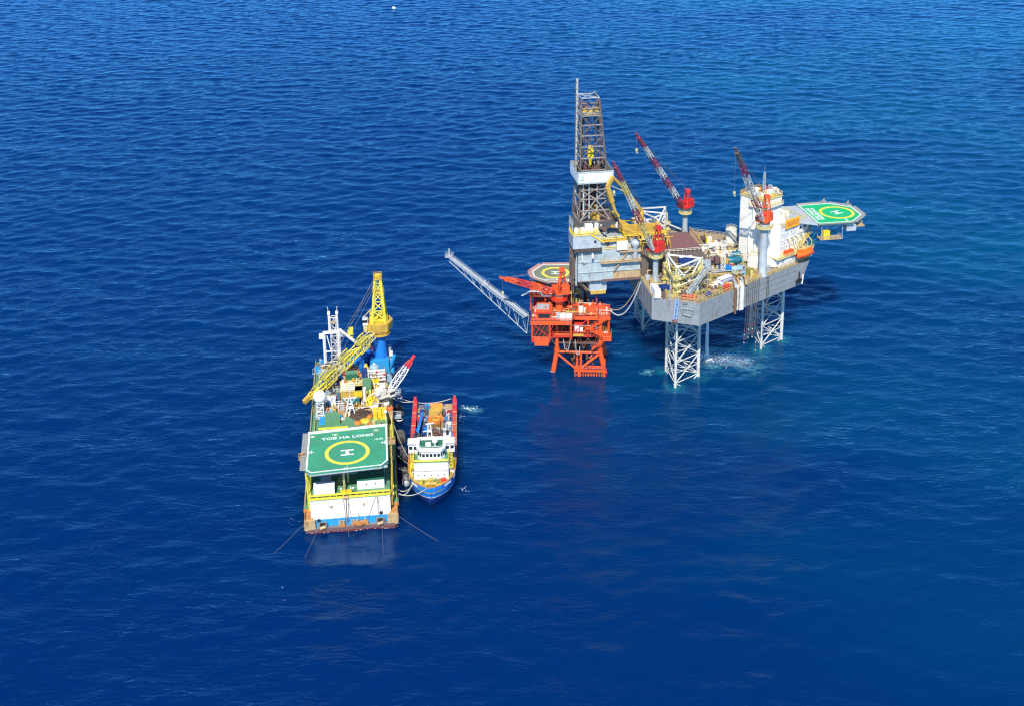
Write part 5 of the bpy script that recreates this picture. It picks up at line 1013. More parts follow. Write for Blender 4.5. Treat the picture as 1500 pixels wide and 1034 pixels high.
M().tube((-1.8, .6, 9.9), (-.4, .6, 9.9), .45, 10, cap=True).done('fairlead_sheave', 'buff', aw)
# rear part of the barge, from the helideck backwards
m = M()
for k in range(12): m.beam((-9.6+k*.75, 27, 9.75), (-9.6+k*.75, 38, 9.75), .12, .16)
for y in (24.5, 38.6): m.beam((-10, y, 9.9), (-1, y, 9.9), .35, .5)
m.done('deck_pipe_row', 'lemon', tb, kind='stuff')
M().box(-10.6, -2, 22.6, 26, 9.63, 12).done('stair_house', 'olive_yellow', tb); M().rail([(-11, 22.4, 9.6), (-11, 45, 9.6), (-2, 45, 9.6)], 1.2, 1.4, .08).done('deck_railing', 'lemon', tb); M().rail([(10.9, 22.4, 9.6), (10.9, 45, 9.6)], 1.2, 1.4, .08).done('deck_railing', 'lemon', tb)
m = M(); m.beam((11.6, 4, 6.4), (11.6, 44, 6.4), .9, .5); m.beam((12.3, 22, 7.6), (12.3, 60, 7.6), .3, .3); m.done('side_pipe', 'lemon', tb); M().box(-14.2, -13, 30, 42, 5.2, 5.6).done('side_sponson', 'deck_green', tb)
M().box(-8, -3.4, 40.8, 45.6, 9.63, 11.4).done('green_hatch', 'deck_green', tb); M().box(-.4, 2, 30, 44, 9.63, 9.8).done('green_gangway', 'deck_green', tb)
for y0, y1, x0, x1, z1, c in ((45.2, 54.5, -11, -6, 9.4, 'rust_orange'), (45.2, 54.5, -6, 11, 9.0, 'buff'), (54.5, 66, -11, -4, 8.2, 'deck_grey'), (54.5, 66, 4, 11, 8.4, 'ochre'), (66, 78, -9, 4, 7.2, 'deck_grey'), (66, 79, 4, 11.5, 7.0, 'casing_brown')):
    M().box(x0, x1, y0, y1, 5.52, z1).done('machinery_house', c, tb)
for i, (rg_, z, n) in enumerate((((-10.6, -5, 46, 54), 9.4, 34), ((-4, 10, 46, 53), 9.0, 34), ((-11, -4.5, 55, 66), 8.2, 60), ((4, 11, 55, 66), 8.4, 50), ((-11, 3, 66, 80), 7.2, 70), ((4, 12, 80, 91), 5.5, 20), ((-12, -1, 81, 91), 5.5, 40))):
    clutter(tb, rg_, z, n, 200+i, [['rust_orange', 'light_grey', 'white', 'pale_blue', 'buff'], ['buff', 'ochre', 'coil_brown', 'cream'], ['light_grey', 'galvanized', 'white', 'casing_brown', 'pale_blue', 'steel'], ['yellow', 'ochre', 'pale_yellow', 'casing_brown', 'steel'], ['light_grey', 'white', 'steel', 'casing_brown', 'sky_blue', 'galvanized', 'buff'], ['sky_blue', 'galvanized', 'blue'], ['steel', 'light_grey', 'sky_blue', 'buff', 'casing_brown']][i], hmax=2.6)
    piping(tb, rg_, z, 12, 300+i, ['yellow', 'light_grey', 'buff', 'white'], 2.4)
clutter(tb, (2.6, 10.4, 24, 40), 9.63, 26, 611, ['light_grey', 'buff', 'white', 'rust_orange', 'deck_green', 'pale_yellow'], .4, 1.4, 1.6); clutter(tb, (-10, -2, 41, 53), 9.63, 30, 612, ['light_grey', 'galvanized', 'white', 'rust_orange', 'sky_blue', 'casing_brown'], .5, 1.6, 2.2)
rd_ = thing('radome_tower', 'big white radome on a white lattice tower behind the barge helideck', 'radome', F, (-9.4, 46, 9.6))
c_, b_ = truss((-9.4, 46, 9.6), (-9.4, 46, 15), 2.3, 2.3, 1.7, 1.7, 4, .14, .08, up=(0, 1, 0)); c_.add(b_.v, b_.f); c_.done('tower', 'clean_white', rd_); M().box(-10.6, -8.2, 44.8, 47.2, 15, 15.2).done('platform', 'white', rd_); M().ball((-9.4, 46, 16.8), 2.0, 12).done('dome', 'clean_white', rd_, True)
boxthing('deck_locker', 'cabin', 'small white stepped locker right of the radome tower', -7.6, -5, 52, 54.6, 9.4, 12, 'white', 'clean_white')
ch = thing('driller_house', 'ochre yellow control house with pale pipes across its front roof', 'control house', F, (0, 58, 8)); M().box(-3.4, 3.4, 55, 62, 8.6, 13).done('wall', 'ochre', ch); M().box(1, 3.5, 54.94, 58, 11, 13.2).done('yellow_panel', 'yellow', ch)
M().box(-3.6, 3.6, 54.8, 62.2, 13, 13.2).done('roof', 'pale_yellow', ch); m = M()
for k in range(4): m.tube((-3.2, 55.6+k*1.2, 13.5), (1.2, 55.6+k*1.2, 13.5), .22, 8, cap=True)
m.done('roof_pipe', 'cream', ch); M().box(-3, 3.2, 54.92, 55, 8.8, 10.6).done('open_bay', 'black', ch); M().box(-2.6, 2.6, 53.8, 54.9, 9.4, 10.8).done('teal_unit', 'teal', ch)
clutter(ch, (-3, 3, 58, 62), 13.2, 12, 401, ['yellow', 'ochre', 'cream', 'rust_orange'], hmax=1.2, smax=1.2)
am = thing('antenna_mast', 'white four-legged antenna mast with a cross arm in front of the ochre house', 'mast', F, (-.4, 46, 9.8)); m = M()
for x, y in ((-2, 44.6), (1.4, 44.6), (-1.4, 47), (.8, 47)): m.beam((x, y, 9.8), (-.3+(x+.3)*.12, 46, 15.6), .2, .2)
m.beam((-2.4, 46, 15.6), (1.8, 46, 15.6), .25, .25); m.beam((-2, 46, 15.6), (-.6, 45.9, 13.5), .15, .15); m.beam((1.4, 46, 15.6), (.1, 45.9, 13.5), .15, .15); m.tube((-.3, 46, 15.6), (-.3, 46, 19), .07, 5); m.box(-1.3, .7, 45.3, 46.7, 12.2, 12.3); m.done('mast_frame', 'clean_white', am)
boxthing('green_locker', 'container', 'small bright green container behind the ochre house', -1.9, 1.9, 64.4, 66.6, 12.2, 14.2, 'dark_green', 'deck_green'); M().box(-2.6, 2.6, 63.4, 67.4, 7.2, 12.1).done('stand', 'buff', tb)
ctr(F, 5, 61.5, 8.4, 2.6, 5, 4.2, 'deck_green', 'pale green tall container right of the ochre house')
wj = thing('white_vent_pipe', 'white J-shaped vent pipe at the right corner of the ochre house', 'vent pipe', F, (4.3, 51.3, 9)); M().pipe([(4.2, 51.6, 9), (4.2, 51.6, 15.2), (4.5, 52, 15.8)], .45, 12).done('riser', 'white', wj); M().pipe([(9.4, 56, 9), (9.4, 56, 13), (8.8, 55.6, 14.2), (8.6, 55, 15)], .35, 12).done('bent_pipe', 'white', wj); M().pipe([(4.6, 53, 11.4), (7.6, 55, 12)], .3, 8).done('cross_pipe', 'cream', wj)
yp = thing('yellow_hose_pile', 'heap of yellow hoses right of the white J-shaped pipe', 'hose pile', F, (6.4, 52, 9)); rn5 = random.Random(8); m = M()
for k in range(16): x, y = rn5.uniform(4.8, 8.6), rn5.uniform(49.6, 54.8); m.pipe([(x, y, 9.1), (x+rn5.uniform(-.6, .6), y+1, 10+rn5.random()*1.6), (x+rn5.uniform(-1, 1), y+2.6, 10.6+rn5.random()*1.6)], .3, 8)
m.done('hose', 'yellow', yp, kind='stuff')
tk = thing('yellow_tote_tanks', 'block of bright yellow plastic tanks beside the helideck rear corner', 'tanks', F, (9, 44, 9.6))
for i in range(3):
    for j in range(2):
        for k in range(2): x, y, z = 7.4+i*1.35, 42.6+j*1.5, 9.65+k*1.45; M().ob(x, y, z, 1.22, 1.3, 1.32).done('tank', 'yellow', tk)
cl = thing('chain_heap', 'dark brown heap of coiled chain behind the barge helideck', 'chain heap', F, (3, 45, 9)); rn5 = random.Random(9); m = M()
for k in range(60):
    a, r_ = rn5.uniform(0, 6.28), rn5.uniform(0, 1); x, y, z = 3+3*r_*math.cos(a), 45+3*r_*math.sin(a), 9.7+1.9*(1-r_); R_ = rn5.uniform(.5, 1.1)
    m.pipe([(x+R_*math.cos(q*1.05+a), y+R_*math.sin(q*1.05+a), z+.3*math.sin(q*2+a)) for q in range(6)], .16, 5)
m.done('chain_coil', 'coil_brown', cl, kind='stuff'); M().lathe(3, 45, [(3.4, 9.65), (2.2, 10.6), (.01, 11.5)], 18).done('chain_core', 'coil_brown', cl)
for (x, y, r_, mat, lab) in ((5.4, 43.8, .95, 'orange', 'orange round buoy lid behind the larger yellow disc'), (4.2, 41.4, 1.45, 'yellow', 'large yellow-orange round disc lying behind the helideck edge'), (2, 40.4, 1.05, 'orange', 'orange round disc left of the large yellow disc'), (12, 48, .95, 'life_orange', 'orange buoy on the barge right side beside the yellow tanks')):
    b2 = thing('mooring_buoy', lab, 'buoy', F, (x, y, 9.65)); M().lathe(x, y, [(r_, 9.65), (r_*1.05, 9.9), (r_, 10.3), (r_*.5, 10.45), (.01, 10.5)], 20).done('body', mat, b2, True); M().tube((x, y, 10.4), (x, y, 10.9), .12, 6, cap=True).done('lifting_eye', 'steel', b2)
M().ob(12, 48, 5.5, 1.6, 1.6, 4.1).done('buoy_stand', 'buff', tb)
for (x, y, z, r_, lab) in ((8.4, 49.6, 13.6, .75, 'white satellite dome in front of the barge side crane'), (10.6, 41, 12.2, .55, 'small white satellite dome at the rear corner of the helideck')):
    d_ = thing('satellite_dome', lab, 'satellite dome', F, (x, y, z)); M().ball((x, y, z+r_), r_, 8).done('dome', 'clean_white', d_, True); M().tube((x, y, 9.5), (x, y, z+.2), .14, 8).done('pole', 'white', d_)
skid(F, 9.2, 47.4, 9.2, 3.2, 2.2, 2.4, 'light_grey', 'grey winch with a dark drum behind the yellow tanks', 'winch')
crane(F, (10.8, 52.6, 9), 11.6, .9, 'cream', 'cream', (19.2, 57.6, 20.8), 'white lattice deck crane with a red boom head on the barge right side', None, 5, ('clean_white',), 1.8, 'signal_red', None, 4.5, 0, collar=False, hw=1.6)
M().ob(10.4, 54.4, 11.6, 2.4, 1.6, 1.6).done('boom_foot_bracket', 'maroon', bpy.data.objects['pedestal_crane.004'] if 'pedestal_crane.004' in bpy.data.objects else tb)
# big yellow crane on a blue pedestal
yc = thing('heavy_pedestal_crane', 'big yellow crane with a tall A-frame on a thick blue pedestal at the barge stern', 'crane', F, (9.8, 83, 5.5))
M().lathe(9.8, 83, [(2.5, 5.5), (2.2, 11), (1.75, 16.5), (1.7, 18), (2.3, 19)], 24).done('pedestal', 'blue', yc, True); M().lathe(9.8, 83, [(2.3, 19), (3.5, 19.1), (3.5, 19.7), (.01, 19.7)], 28).done('ring_platform', 'ochre', yc); M().rail([(9.8+3.4*math.cos(k*.45), 83+3.4*math.sin(k*.45), 19.7) for k in range(14)], 1.1, 1, .08, True).done('ring_railing', 'ochre', yc)
M().prism([(5.8, 81), (8.6, 79.6), (12.4, 80.4), (14, 84), (13, 87.6), (7, 87.6)], 20.4, 23.4, [(5.6, 81), (8.6, 79.4), (12.6, 80.2), (14.4, 84), (13, 88), (6.6, 88)]).done('machinery_deck', 'ochre', yc); M().box(6.6, 12.6, 82.5, 87, 23.4, 25.4).done('machinery_house', 'yellow', yc)
M().lathe(9.8, 83, [(1.9, 19.7), (1.9, 20.4)], 20).done('slewing_bearing', 'casing_brown', yc); cb = M().box(4.2, 5.9, 80.6, 82.4, 23.2, 25.6).done('cab', 'white', yc); M().box(4.14, 5.8, 80.54, 80.62, 24.2, 25.2).done('cab_window', 'glass', cb); m = M(); m.box(4.4, 5.6, 80.8, 82.2, 20.6, 23.1); m.rail([(4.2, 80.6, 23.2), (4.2, 83, 23.2)], 1.1, .7, .07); m.done('cab_support', 'pale_yellow', yc)
T0 = V((9.9, 83.2, 39.6)); 
for k in (-1, 1): M().beam((9.5+k*2.3, 80.8, 21.5), (9.9+k*.75, 82.8, 39.6), .75, .75).done('front_leg', 'lemon', yc)
for k in (-1, 1): M().beam((9.9+k*2.4, 87.4, 23), (9.9+k*.85, 84, 40), .6, .6).done('back_leg', 'yellow', yc)
m = M(); pts = []
for i in range(7):
    f = i/6; a = V((9.5-2.3, 80.8, 21.5)).lerp(V((9.9-.75, 82.8, 40.5)), f); b_ = V((9.5+2.3, 80.8, 21.5)).lerp(V((9.9+.75, 82.8, 40.5)), f); pts.append((a, b_))
for i in range(6): m.beam(pts[i][0], pts[i+1][1], .25, .25); m.beam(pts[i][1], pts[i+1][0], .25, .25); m.beam(pts[i][0], pts[i][1], .25, .25)
m.done('front_bracing', 'lemon', yc); m = M()
for f in (.35, .65): m.beam(V((9.9+2.4, 87.4, 23)).lerp(V((9.9+.85, 84, 40)), f), pts[int(f*6)][1], .3, .3)
m.done('side_tie', 'yellow', yc)
for z, wd_ in ((33.6, 1.9), (38.8, 1.35)): M().prism([(9.9-wd_, 82), (9.9+wd_, 82), (9.9+wd_, 85), (9.9-wd_, 85)], z, z+.5).done('frame_platform', 'ochre', yc); M().rail([(9.9-wd_, 82, z+.5), (9.9+wd_, 82, z+.5), (9.9+wd_, 85, z+.5), (9.9-wd_, 85, z+.5)], 1.1, .8, .09, True).done('frame_railing', 'ochre', yc)
M().box(9.1, 10.7, 82.6, 84.2, 39.4, 40.3).done('head_sheave', 'yellow', yc); M().tube((8.9, 83, 40), (8.9, 83, 42), .07, 5).done('aerial', 'steel', yc)
M().beam((7.4, 82, 28.6), (4.6, 80.6, 26.4), .2, .3).done('cab_walkway', 'pale_yellow', yc)
f0, f1_ = V((7.4, 79.4, 20.4)), V((-13.6, 57.6, 10.5)); ft = [0, .22, .45, .7, .9, 1]
for i in range(5):
    a, b_ = f0.lerp(f1_, ft[i]), f0.lerp(f1_, ft[i+1]); w0 = [2.4, 2.6, 2.7, 2.5, 1.9, 1.2]
    c_, b2 = truss(a, b_, w0[i], w0[i]*.75, w0[i+1], w0[i+1]*.75, max(2, int((b_-a).length/2.6)), .2, .12); c_.add(b2.v, b2.f); c_.done('boom_section', ('pale_yellow', 'lemon', 'pale_yellow', 'lemon', 'yellow')[i], yc)
dd = (f1_-f0).normalized(); sd_ = dd.cross(V((0, 0, 1))).normalized(); upv = sd_.cross(dd)
for a_, b3 in ((.1, .24), (.36, .5), (.62, .78)):
    m = M(); m.beam(f0.lerp(f1_, a_)+upv*1.5, f0.lerp(f1_, b3)+upv*1.5, 2.6, .2); m.done('boom_platform', 'olive_yellow', yc); m = M(); q0, q1 = f0.lerp(f1_, a_), f0.lerp(f1_, b3)
    for s_ in (-1.5, 1.5):
        for z0_, z1_ in ((-1.6, 2.4),):
            n_ = max(3, int((q1-q0).length/1.3))
            for i in range(n_+1): c_ = q0.lerp(q1, i/n_)+sd_*s_; m.beam(c_+V((0, 0, z0_)), c_+V((0, 0, z1_)), .16, .16)
            m.beam(q0+sd_*s_+V((0, 0, z1_)), q1+sd_*s_+V((0, 0, z1_)), .25, .3); m.beam(q0+sd_*s_+V((0, 0, z0_)), q1+sd_*s_+V((0, 0, z0_)), .2, .3); m.beam(q0+sd_*s_+V((0, 0, z0_)), q1+sd_*s_+V((0, 0, z1_)), .14, .14)
    m.done('boom_cage', 'lemon', yc)
M().beam(f1_-dd*.6, f1_+dd*2.2, 1.2, 1.4).done('boom_head', 'ochre', yc); m = M()
for k in (-.5, .5): m.tube(T0+sd_*k, f0.lerp(f1_, .95)+sd_*k+upv, .06, 4); m.tube(T0+sd_*k*2, f0.lerp(f1_, .7)+sd_*k*2+upv, .06, 4)
m.done('luffing_rope', 'wire', yc)
hk = thing('hook_block', 'yellow hook block hanging free near the white portal mast', 'hook block', F, (1.2, 73, 27)); q = T0.lerp(f0.lerp(f1_, .95), .43); m = M(); m.box(q.x-.9, q.x+.9, q.y-.4, q.y+.4, q.z-3.2, q.z-1.5); m.box(q.x-.5, q.x+.9, q.y-.5, q.y+.5, q.z-1.5, q.z-.7); m.done('block', 'lemon', hk); M().tube((q.x, q.y, q.z-1), q, .08, 5).done('rope', 'wire', hk); M().pipe([(q.x, q.y, q.z-3.2), (q.x-.1, q.y, q.z-4), (q.x+.5, q.y, q.z-4.2), (q.x+.7, q.y, q.z-3.8)], .16).done('hook', 'lemon', hk)
# portal mast
pm = thing('portal_mast', 'white H-shaped portal mast with a narrower twin top on the barge stern', 'mast', F, (-6.6, 87, 5.5))
for x in (-9.2, -4.2): M().beam((x, 87, 5.5), (x, 87, 18.6), .7, .7).done('post', 'clean_white', pm)
m = M(); m.beam((-9.5, 87, 18.6), (-3.9, 87, 18.6), .7, .8); m.beam((-9.2, 87, 11.6), (-4.2, 87, 11.6), .3, .3); m.beam((-8.2, 87, 17.4), (-7.2, 87, 12), .25, .25); m.done('crossbar', 'clean_white', pm); M().ob(-10.2, 87, 16.6, 1.3, 1.2, 1.6).done('side_box', 'white', pm); M().ob(-3.2, 87, 16.9, 1.2, 1.2, 1.4).done('side_box', 'light_grey', pm)
for x in (-7.2, -4.5): M().beam((x, 87.6, 18.6), (x, 87.6, 25.6), .5, .5).done('top_post', 'clean_white', pm); M().tube((x, 87.6, 25.6), (x+(-.4 if x < -6 else .25), 87.6, 27.8), .1, 5).done('aerial', 'white', pm); M().ob(x, 87.6, 25, .9, .9, .9).done('lamp_box', 'clean_white', pm)
c_, b_ = truss((-5.9, 87.6, 8), (-5.9, 87.6, 24), 2.2, 1.8, 1.8, 1.4, 7, .13, .1, up=(0, 1, 0)); c_.add(b_.v, b_.f); c_.done('lattice', 'cream', pm); M().ob(-5.9, 86.4, 22, 1.6, .3, .9).done('floodlight', 'buff', pm)
M().beam((-3.9, 86, 20), (4.8, 82, 13.6), .65, .65).done('stay_beam', 'clean_white', pm)
# coloured stern equipment
ctr(F, 9.2, 81.0, 5.5, 6.2, 3, 5, 'sky_blue', 'large sky-blue container at the foot of the blue crane pedestal')
skid(F, 1, 82.6, 5.5, 6.6, 4.5, 6.6, 'blue', 'large blue winch house left of the blue pedestal', 'gen'); skid(F, 5.0, 87.2, 5.5, 4.2, 4, 6.4, 'blue', 'second blue housing behind the blue winch house', 'gen', .3); skid(F, -1.2, 79.6, 5.5, 2.2, 4, 4.8, 'maroon', 'dark red cabinet left of the blue winch house', 'gen')
bp_ = thing('blue_davit', 'blue pointed stern davit beside the red boom head', 'davit', F, (12.6, 82, 5.5)); m = M(); m.prism([(11.6, 80), (14, 80), (14, 84), (11.6, 84)], 5.5, 6.5); m.beam((12, 80.6, 6), (14.4, 82.4, 11), .8, .8); m.beam((13.6, 83.4, 6), (14.4, 82.4, 11), .6, .6); m.done('a_frame', 'sky_blue', bp_)
tw = thing('grey_standpipe', 'grey standpipe tower behind the large sky-blue container', 'standpipe', F, (12.8, 86.5, 5.5)); M().tube((12.8, 86.5, 5.5), (12.8, 86.5, 12.6), .6, 10, cap=True).done('pipe', 'galvanized', tw); M().ob(13.2, 86, 9, 1.2, 1, 1.6).done('valve_box', 'cream', tw)
vm_ = thing('red_vent_mast', 'thin red lattice mast between the yellow boom and the blue pedestal', 'mast', F, (6.6, 88.6, 5.5)); c_, b_ = truss((6.6, 88.6, 5.5), (6.6, 88.6, 17), 1, 1, .7, .7, 7, .1, .07, up=(0, 1, 0)); c_.add(b_.v, b_.f); c_.done('lattice', 'maroon', vm_)
sg2 = thing('panel_rack', 'white slatted panel rack with red and brown items on the barge stern', 'rack', F, (8, 71.8, 7)); M().box(5.2, 11, 71.6, 73.4, 7.2, 7.4).done('base', 'casing_brown', sg2)
for k in range(4): M().box(5.2, 11, 71.5, 71.7, 7.5+k*1.1, 8.2+k*1.1).done('slat', 'white', sg2)
for k in range(5): M().ob(5.8+k*1.2, 71.4, 8.3+1.1*(k % 3), .7, .3, .5).done('fitting', ('platform_red', 'casing_brown')[k % 2], sg2)
m = M()
for x in (5.3, 8.1, 10.9): m.beam((x, 71.8, 7.2), (x, 71.8, 12), .2, .2)
m.done('post', 'light_grey', sg2); M().box(3.2, 5, 71.6, 74, 7.2, 11.4).done('dark_cabinet', 'navy', sg2); skid(F, 12.3, 70.6, 5.5, 1.6, 4, 5, 'pale_blue', 'pale blue tank box right of the white panel rack', 'gen')
rt = thing('round_tank', 'pale round tank behind the white panel rack', 'tank', F, (7.4, 76.4, 7)); M().lathe(7.4, 76.4, [(1.7, 7), (1.7, 10.2), (1.2, 10.8), (.01, 11)], 20).done('shell', 'pale_blue', rt, True); M().ob(7.4, 76.4, 11, .7, .7, .4).done('hatch', 'white', rt)
yt = thing('yellow_cone', 'small yellow cone-shaped hopper left of the pale round tank', 'hopper', F, (4.6, 77.2, 7)); M().lathe(4.6, 77.2, [(1.3, 7), (1.3, 8.6), (.3, 11), (.01, 11)], 12).done('cone', 'yellow', yt); M().rail([(3.4, 76, 7), (5.8, 76, 7)], 1.1, .8, .08).done('rail', 'ochre', yt)
skid(F, .4, 74.4, 7.2, 3.6, 3.4, 4.2, 'orange', 'bright orange engine house behind the green locker', 'gen'); skid(F, -2.2, 74, 7.2, 1.5, 3.4, 4, 'signal_red', 'narrow red cabinet beside the bright orange engine house', 'gen')
skid(F, -8.6, 70.4, 7.2, 2.6, 2.6, 3.4, 'blue', 'small blue box under the yellow boom on the barge left', 'gen'); skid(F, -9.6, 76, 5.5, 3, 3, 4.4, 'pale_blue', 'pale blue cabin beneath the yellow boom bend', 'cab'); skid(F, -3.6, 68, 7.2, 1.6, 7, 3.4, 'navy', 'long navy pipe rack left of the green locker', 'rack'); skid(F, -6.2, 70, 7.2, 2.6, 2.6, 3, 'cream', 'cream A-shaped stand right of the small blue box', 'rack')
skid(F, -5.4, 58.4, 8.2, 3.4, 2.6, 2.2, 'sky_blue', 'sky-blue pump behind the radome', 'pump'); skid(F, 8, 58.4, 8.4, 3, 3, 3, 'ochre', 'ochre machinery block behind the yellow hose heap', 'gen'); skid(F, 7, 65.6, 8.4, 4, 3, 3.4, 'yellow', 'yellow mud pump in front of the white panel rack', 'pump')
br = thing('boom_rest', 'grey trestle holding up the end of the yellow crane boom', 'trestle', F, (-11, 62, 5.5)); m = M(); m.beam((-12.4, 61, 5.5), (-10.6, 61.5, 10.4), .3, .3); m.beam((-9, 61.8, 5.5), (-10.6, 61.5, 10.4), .3, .3); m.beam((-12, 61.4, 8), (-9.4, 61.7, 8), .2, .2); m.done('trestle_frame', 'galvanized', br)
# fenders and mooring gear on the barge's right side
def fender(F, x, y, z, r_, ln, label, mat='rubber', grp='yokohama fenders between barge and ship'):
    r = thing('floating_fender', label, 'fender', F, (x, y, z-r_), grp); M().cap((x, y-ln/2, z), (x, y+ln/2, z), r_, 12).done('body', mat, r, True)
    m = M()
    for k in range(6):
        yy = y-ln/2+ln*k/5; m.add([], []); n = len(m.v)
        pts = [(x+(r_+.08)*math.cos(a*.628), yy, z+(r_+.08)*math.sin(a*.628)) for a in range(11)]
        for a, b_ in zip(pts, pts[1:]): m.tube(a, b_, .14, 5)
    for a in range(6):
        m.tube((x+(r_+.08)*math.cos(a*1.05), y-ln/2, z+(r_+.08)*math.sin(a*1.05)), (x+(r_+.08)*math.cos(a*1.05), y+ln/2, z+(r_+.08)*math.sin(a*1.05)), .1, 5)
    m.done('tyre_net', 'tyre_grey', r); return r
for y, ln, lab in ((62.4, 3.6, 'dark net-covered fender farthest astern beside the barge'), (46, 4.2, 'dark net-covered fender second from the barge stern'), (35.6, 5, 'dark net-covered fender opposite the ship bridge'), (26.4, 3, 'small dark fender near the ship bow flare')):
    fender(F, 14.8, y, .7, 1.35, ln, lab)
fender(F, 15.6, 21, .8, 1.1, 3.2, 'pale grey bare fender between the barge and the ship bow', 'light_grey')
for (x, y, z, lab) in ((14.6, 63.4, 6.4, 'white framed ring platform projecting from the barge side near the crane boom'), (14.2, 51, 5.2, 'grey ladder platform on the barge side beside the orange buoy')):
    r = thing('side_platform', lab, 'platform', F, (x, y, z)); m = M(); m.ob(x, y, z, 2.6, 3, .15); m.rail([(x-1.2, y-1.4, z), (x+1.2, y-1.4, z), (x+1.2, y+1.4, z), (x-1.2, y+1.4, z)], 1.1, .8, .08); m.done('floor', 'galvanized', r); m = M(); m.lathe(x+.6, y, [(1.1, z-1.2), (1.2, z-1), (1.1, z-.8)], 16); m.done('ring', 'white', r)
def wl(p): return V((p.x, p.y, sea_h(p.x, p.y)))
for a, b_, lab in (((-12.6, .2, 3.4), (-22, -9, -.4), 'anchor wire running out to the left from the barge front corner'), ((-9.3, -.9, 1.7), (-13.2, -13, -.4), 'short anchor wire dropping from the left roller of the barge front'), ((8.3, -.9, 1.8), (8.4, -13, -.4), 'anchor wire dropping straight down from the right roller of the barge front'), ((12.8, .4, 3), (25, -10, -.4), 'anchor wire running out to the right from the barge front corner'), ((-1, -.6, 1.6), (-.8, -4, -.4), 'short wire hanging at the middle of the barge front')):
    rope('anchor_wire', lab, 'anchor wire', BG.W(a), BG.W(b_), .25, .028, 'dark_wire', 'barge anchor wires')

# ------------------------------------------------------------------ supply vessel
F = PS
sv_ = thing('supply_vessel', 'blue-hulled supply vessel with white bridge and red crash rails moored alongside the barge', 'ship', F, (0, 25, 0))
ST = [((-4.7, .02, 8.3), (0, .02)), ((-4.35, 1.25, 8.3), (.6, .35)), ((-3.2, 2.9, 8.2), (2.2, 1.2)), ((-1.2, 4.7, 8.0), (4.5, 2.6)), ((1.5, 5.9, 7.8), (7.5, 4.2)), ((5, 6.7, 7.5), (11, 5.6)), ((10, 7., 7.3), (15, 6.4)), ((17, 7., 7.2), (20, 6.8)), ((21, 7., 5.2), (23, 6.8)), ((52, 7., 5.0), (52, 6.8))]
def hullband(f0, f1_, mat, name, off=0.):
    m = M()
    for s_ in (-1, 1):
        rows = []
        for (tt, hw, zt), (t2, h2) in ST:
            row = []
            for f in np.linspace(f0, f1_, 4):
                g_ = f**2.3 if f < 1 else 1; row.append((s_*(hw+(h2-hw)*g_+off), tt+(t2-tt)*g_-(off if tt < 0 else 0), zt*(1-f)+(-1.0)*f))
            rows.append(row)
        for a, b_ in zip(rows, rows[1:]):
            for k in range(3): n = len(m.v); m.v += [a[k], b_[k], b_[k+1], a[k+1]]; m.f.append((n, n+1, n+2, n+3))
    return m.done(name, mat, sv_, True)
hullband(0, .36, 'blue', 'upper_hull'); hullband(.36, .39, 'clean_white', 'knuckle_line', .05); hullband(.39, .84, 'navy', 'lower_hull'); hullband(.84, 1., 'antifoul', 'waterline_band')
M().add([(-6.8, 52, -1), (6.8, 52, -1), (7, 52, 3.2), (-7, 52, 3.2)], [(0, 1, 2, 3)]).done('stern_plate', 'navy', sv_)
out = [(hw*.995, tt+.02) for (tt, hw, zt), _ in ST]
fd = [(x*.97, y) for x, y in out[:8]]; P = [(-x, y) for x, y in fd[::-1]]+fd[1:]
M().prism(P[::-1], 6.4, 6.6).done('forecastle_deck', 'olive_yellow', sv_)
for s_ in (-1, 1):
    m = M(); m2 = M()
    for a, b_ in zip(ST[:8], ST[1:8]):
        (t0, h0, z0), (t1, h1, z1) = a[0], b_[0]; m.add([(s_*(h0-.35), t0+.5, 6.6), (s_*(h1-.35), t1+.35, 6.6), (s_*(h1-.12), t1+.1, z1-.05), (s_*(h0-.12), t0+.15, z0-.05)], [(0, 1, 2, 3)]); m2.beam((s_*(h0-.05), t0+.1, z0), (s_*(h1-.05), t1+.1, z1), .3, .12)
    m.done('inner_bulwark', 'lemon', sv_); m2.done('cap_rail', 'rust_orange', sv_)
    m = M()
    for k in range(6): (t0, h0, z0) = ST[1+k][0]; m.beam((s_*(h0-.4), t0+.6, 6.6), (s_*(h0-.9), t0+1, 6.6), .15, .3)
    m.beam((s_*6.2, 3, 6.75), (s_*6.4, 15, 6.75), .5, .3); m.done('bulwark_stay', 'yellow', sv_)
    nm = M(); a, b_ = V((s_*3.7, -2.35, 7.55)), V((s_*5.3, 0.1, 7.4)); nm.beam(a+V((s_*.2, -.25, 0)), b_+V((s_*.22, -.22, 0)), .06, .55); nm.done('name_strip', 'clean_white', sv_)
M().prism([(-6.9, 16), (6.9, 16), (6.9, 52), (-6.9, 52)], 2.8, 3).done('cargo_deck', 'deck_grey', sv_)
def hb(n, P, z0, z1, wall, roof, par=None):
    o = M().prism(P, z0, z1).done(n, wall, par or sv_); M().prism(inset(P, .05), z1, z1+.08).done(n+'_roof', roof, o); return o
t1_ = hb('lower_house', [(-4.9, 2.5), (4.9, 2.5), (5.4, 16), (-5.4, 16)], 6.6, 8.9, 'clean_white', 'light_grey'); t2_ = hb('middle_house', [(-4.9, 3.8), (4.9, 3.8), (5.2, 15.5), (-5.2, 15.5)], 8.98, 11, 'clean_white', 'deck_green')
for k in range(5): M().tube((-3.8+k*1.9, 2.42, 7.9), (-3.8+k*1.9, 2.52, 7.9), .2, 10, cap=True).done('porthole', 'glass', t1_)
m = M(); m.rail([(-4.8, 2.6, 8.9), (4.8, 2.6, 8.9)], 1, .9, .06); m.done('tier_rail', 'cream', t1_); m = M(); m.rail([(-5, 12, 11), (-5, 4, 11), (5, 4, 11), (5, 12, 11)], 1, .9, .08); m.beam((-5, 4.2, 11.5), (5, 4.2, 11.5), .12, .35); m.done('tier_rail', 'lemon', t2_)
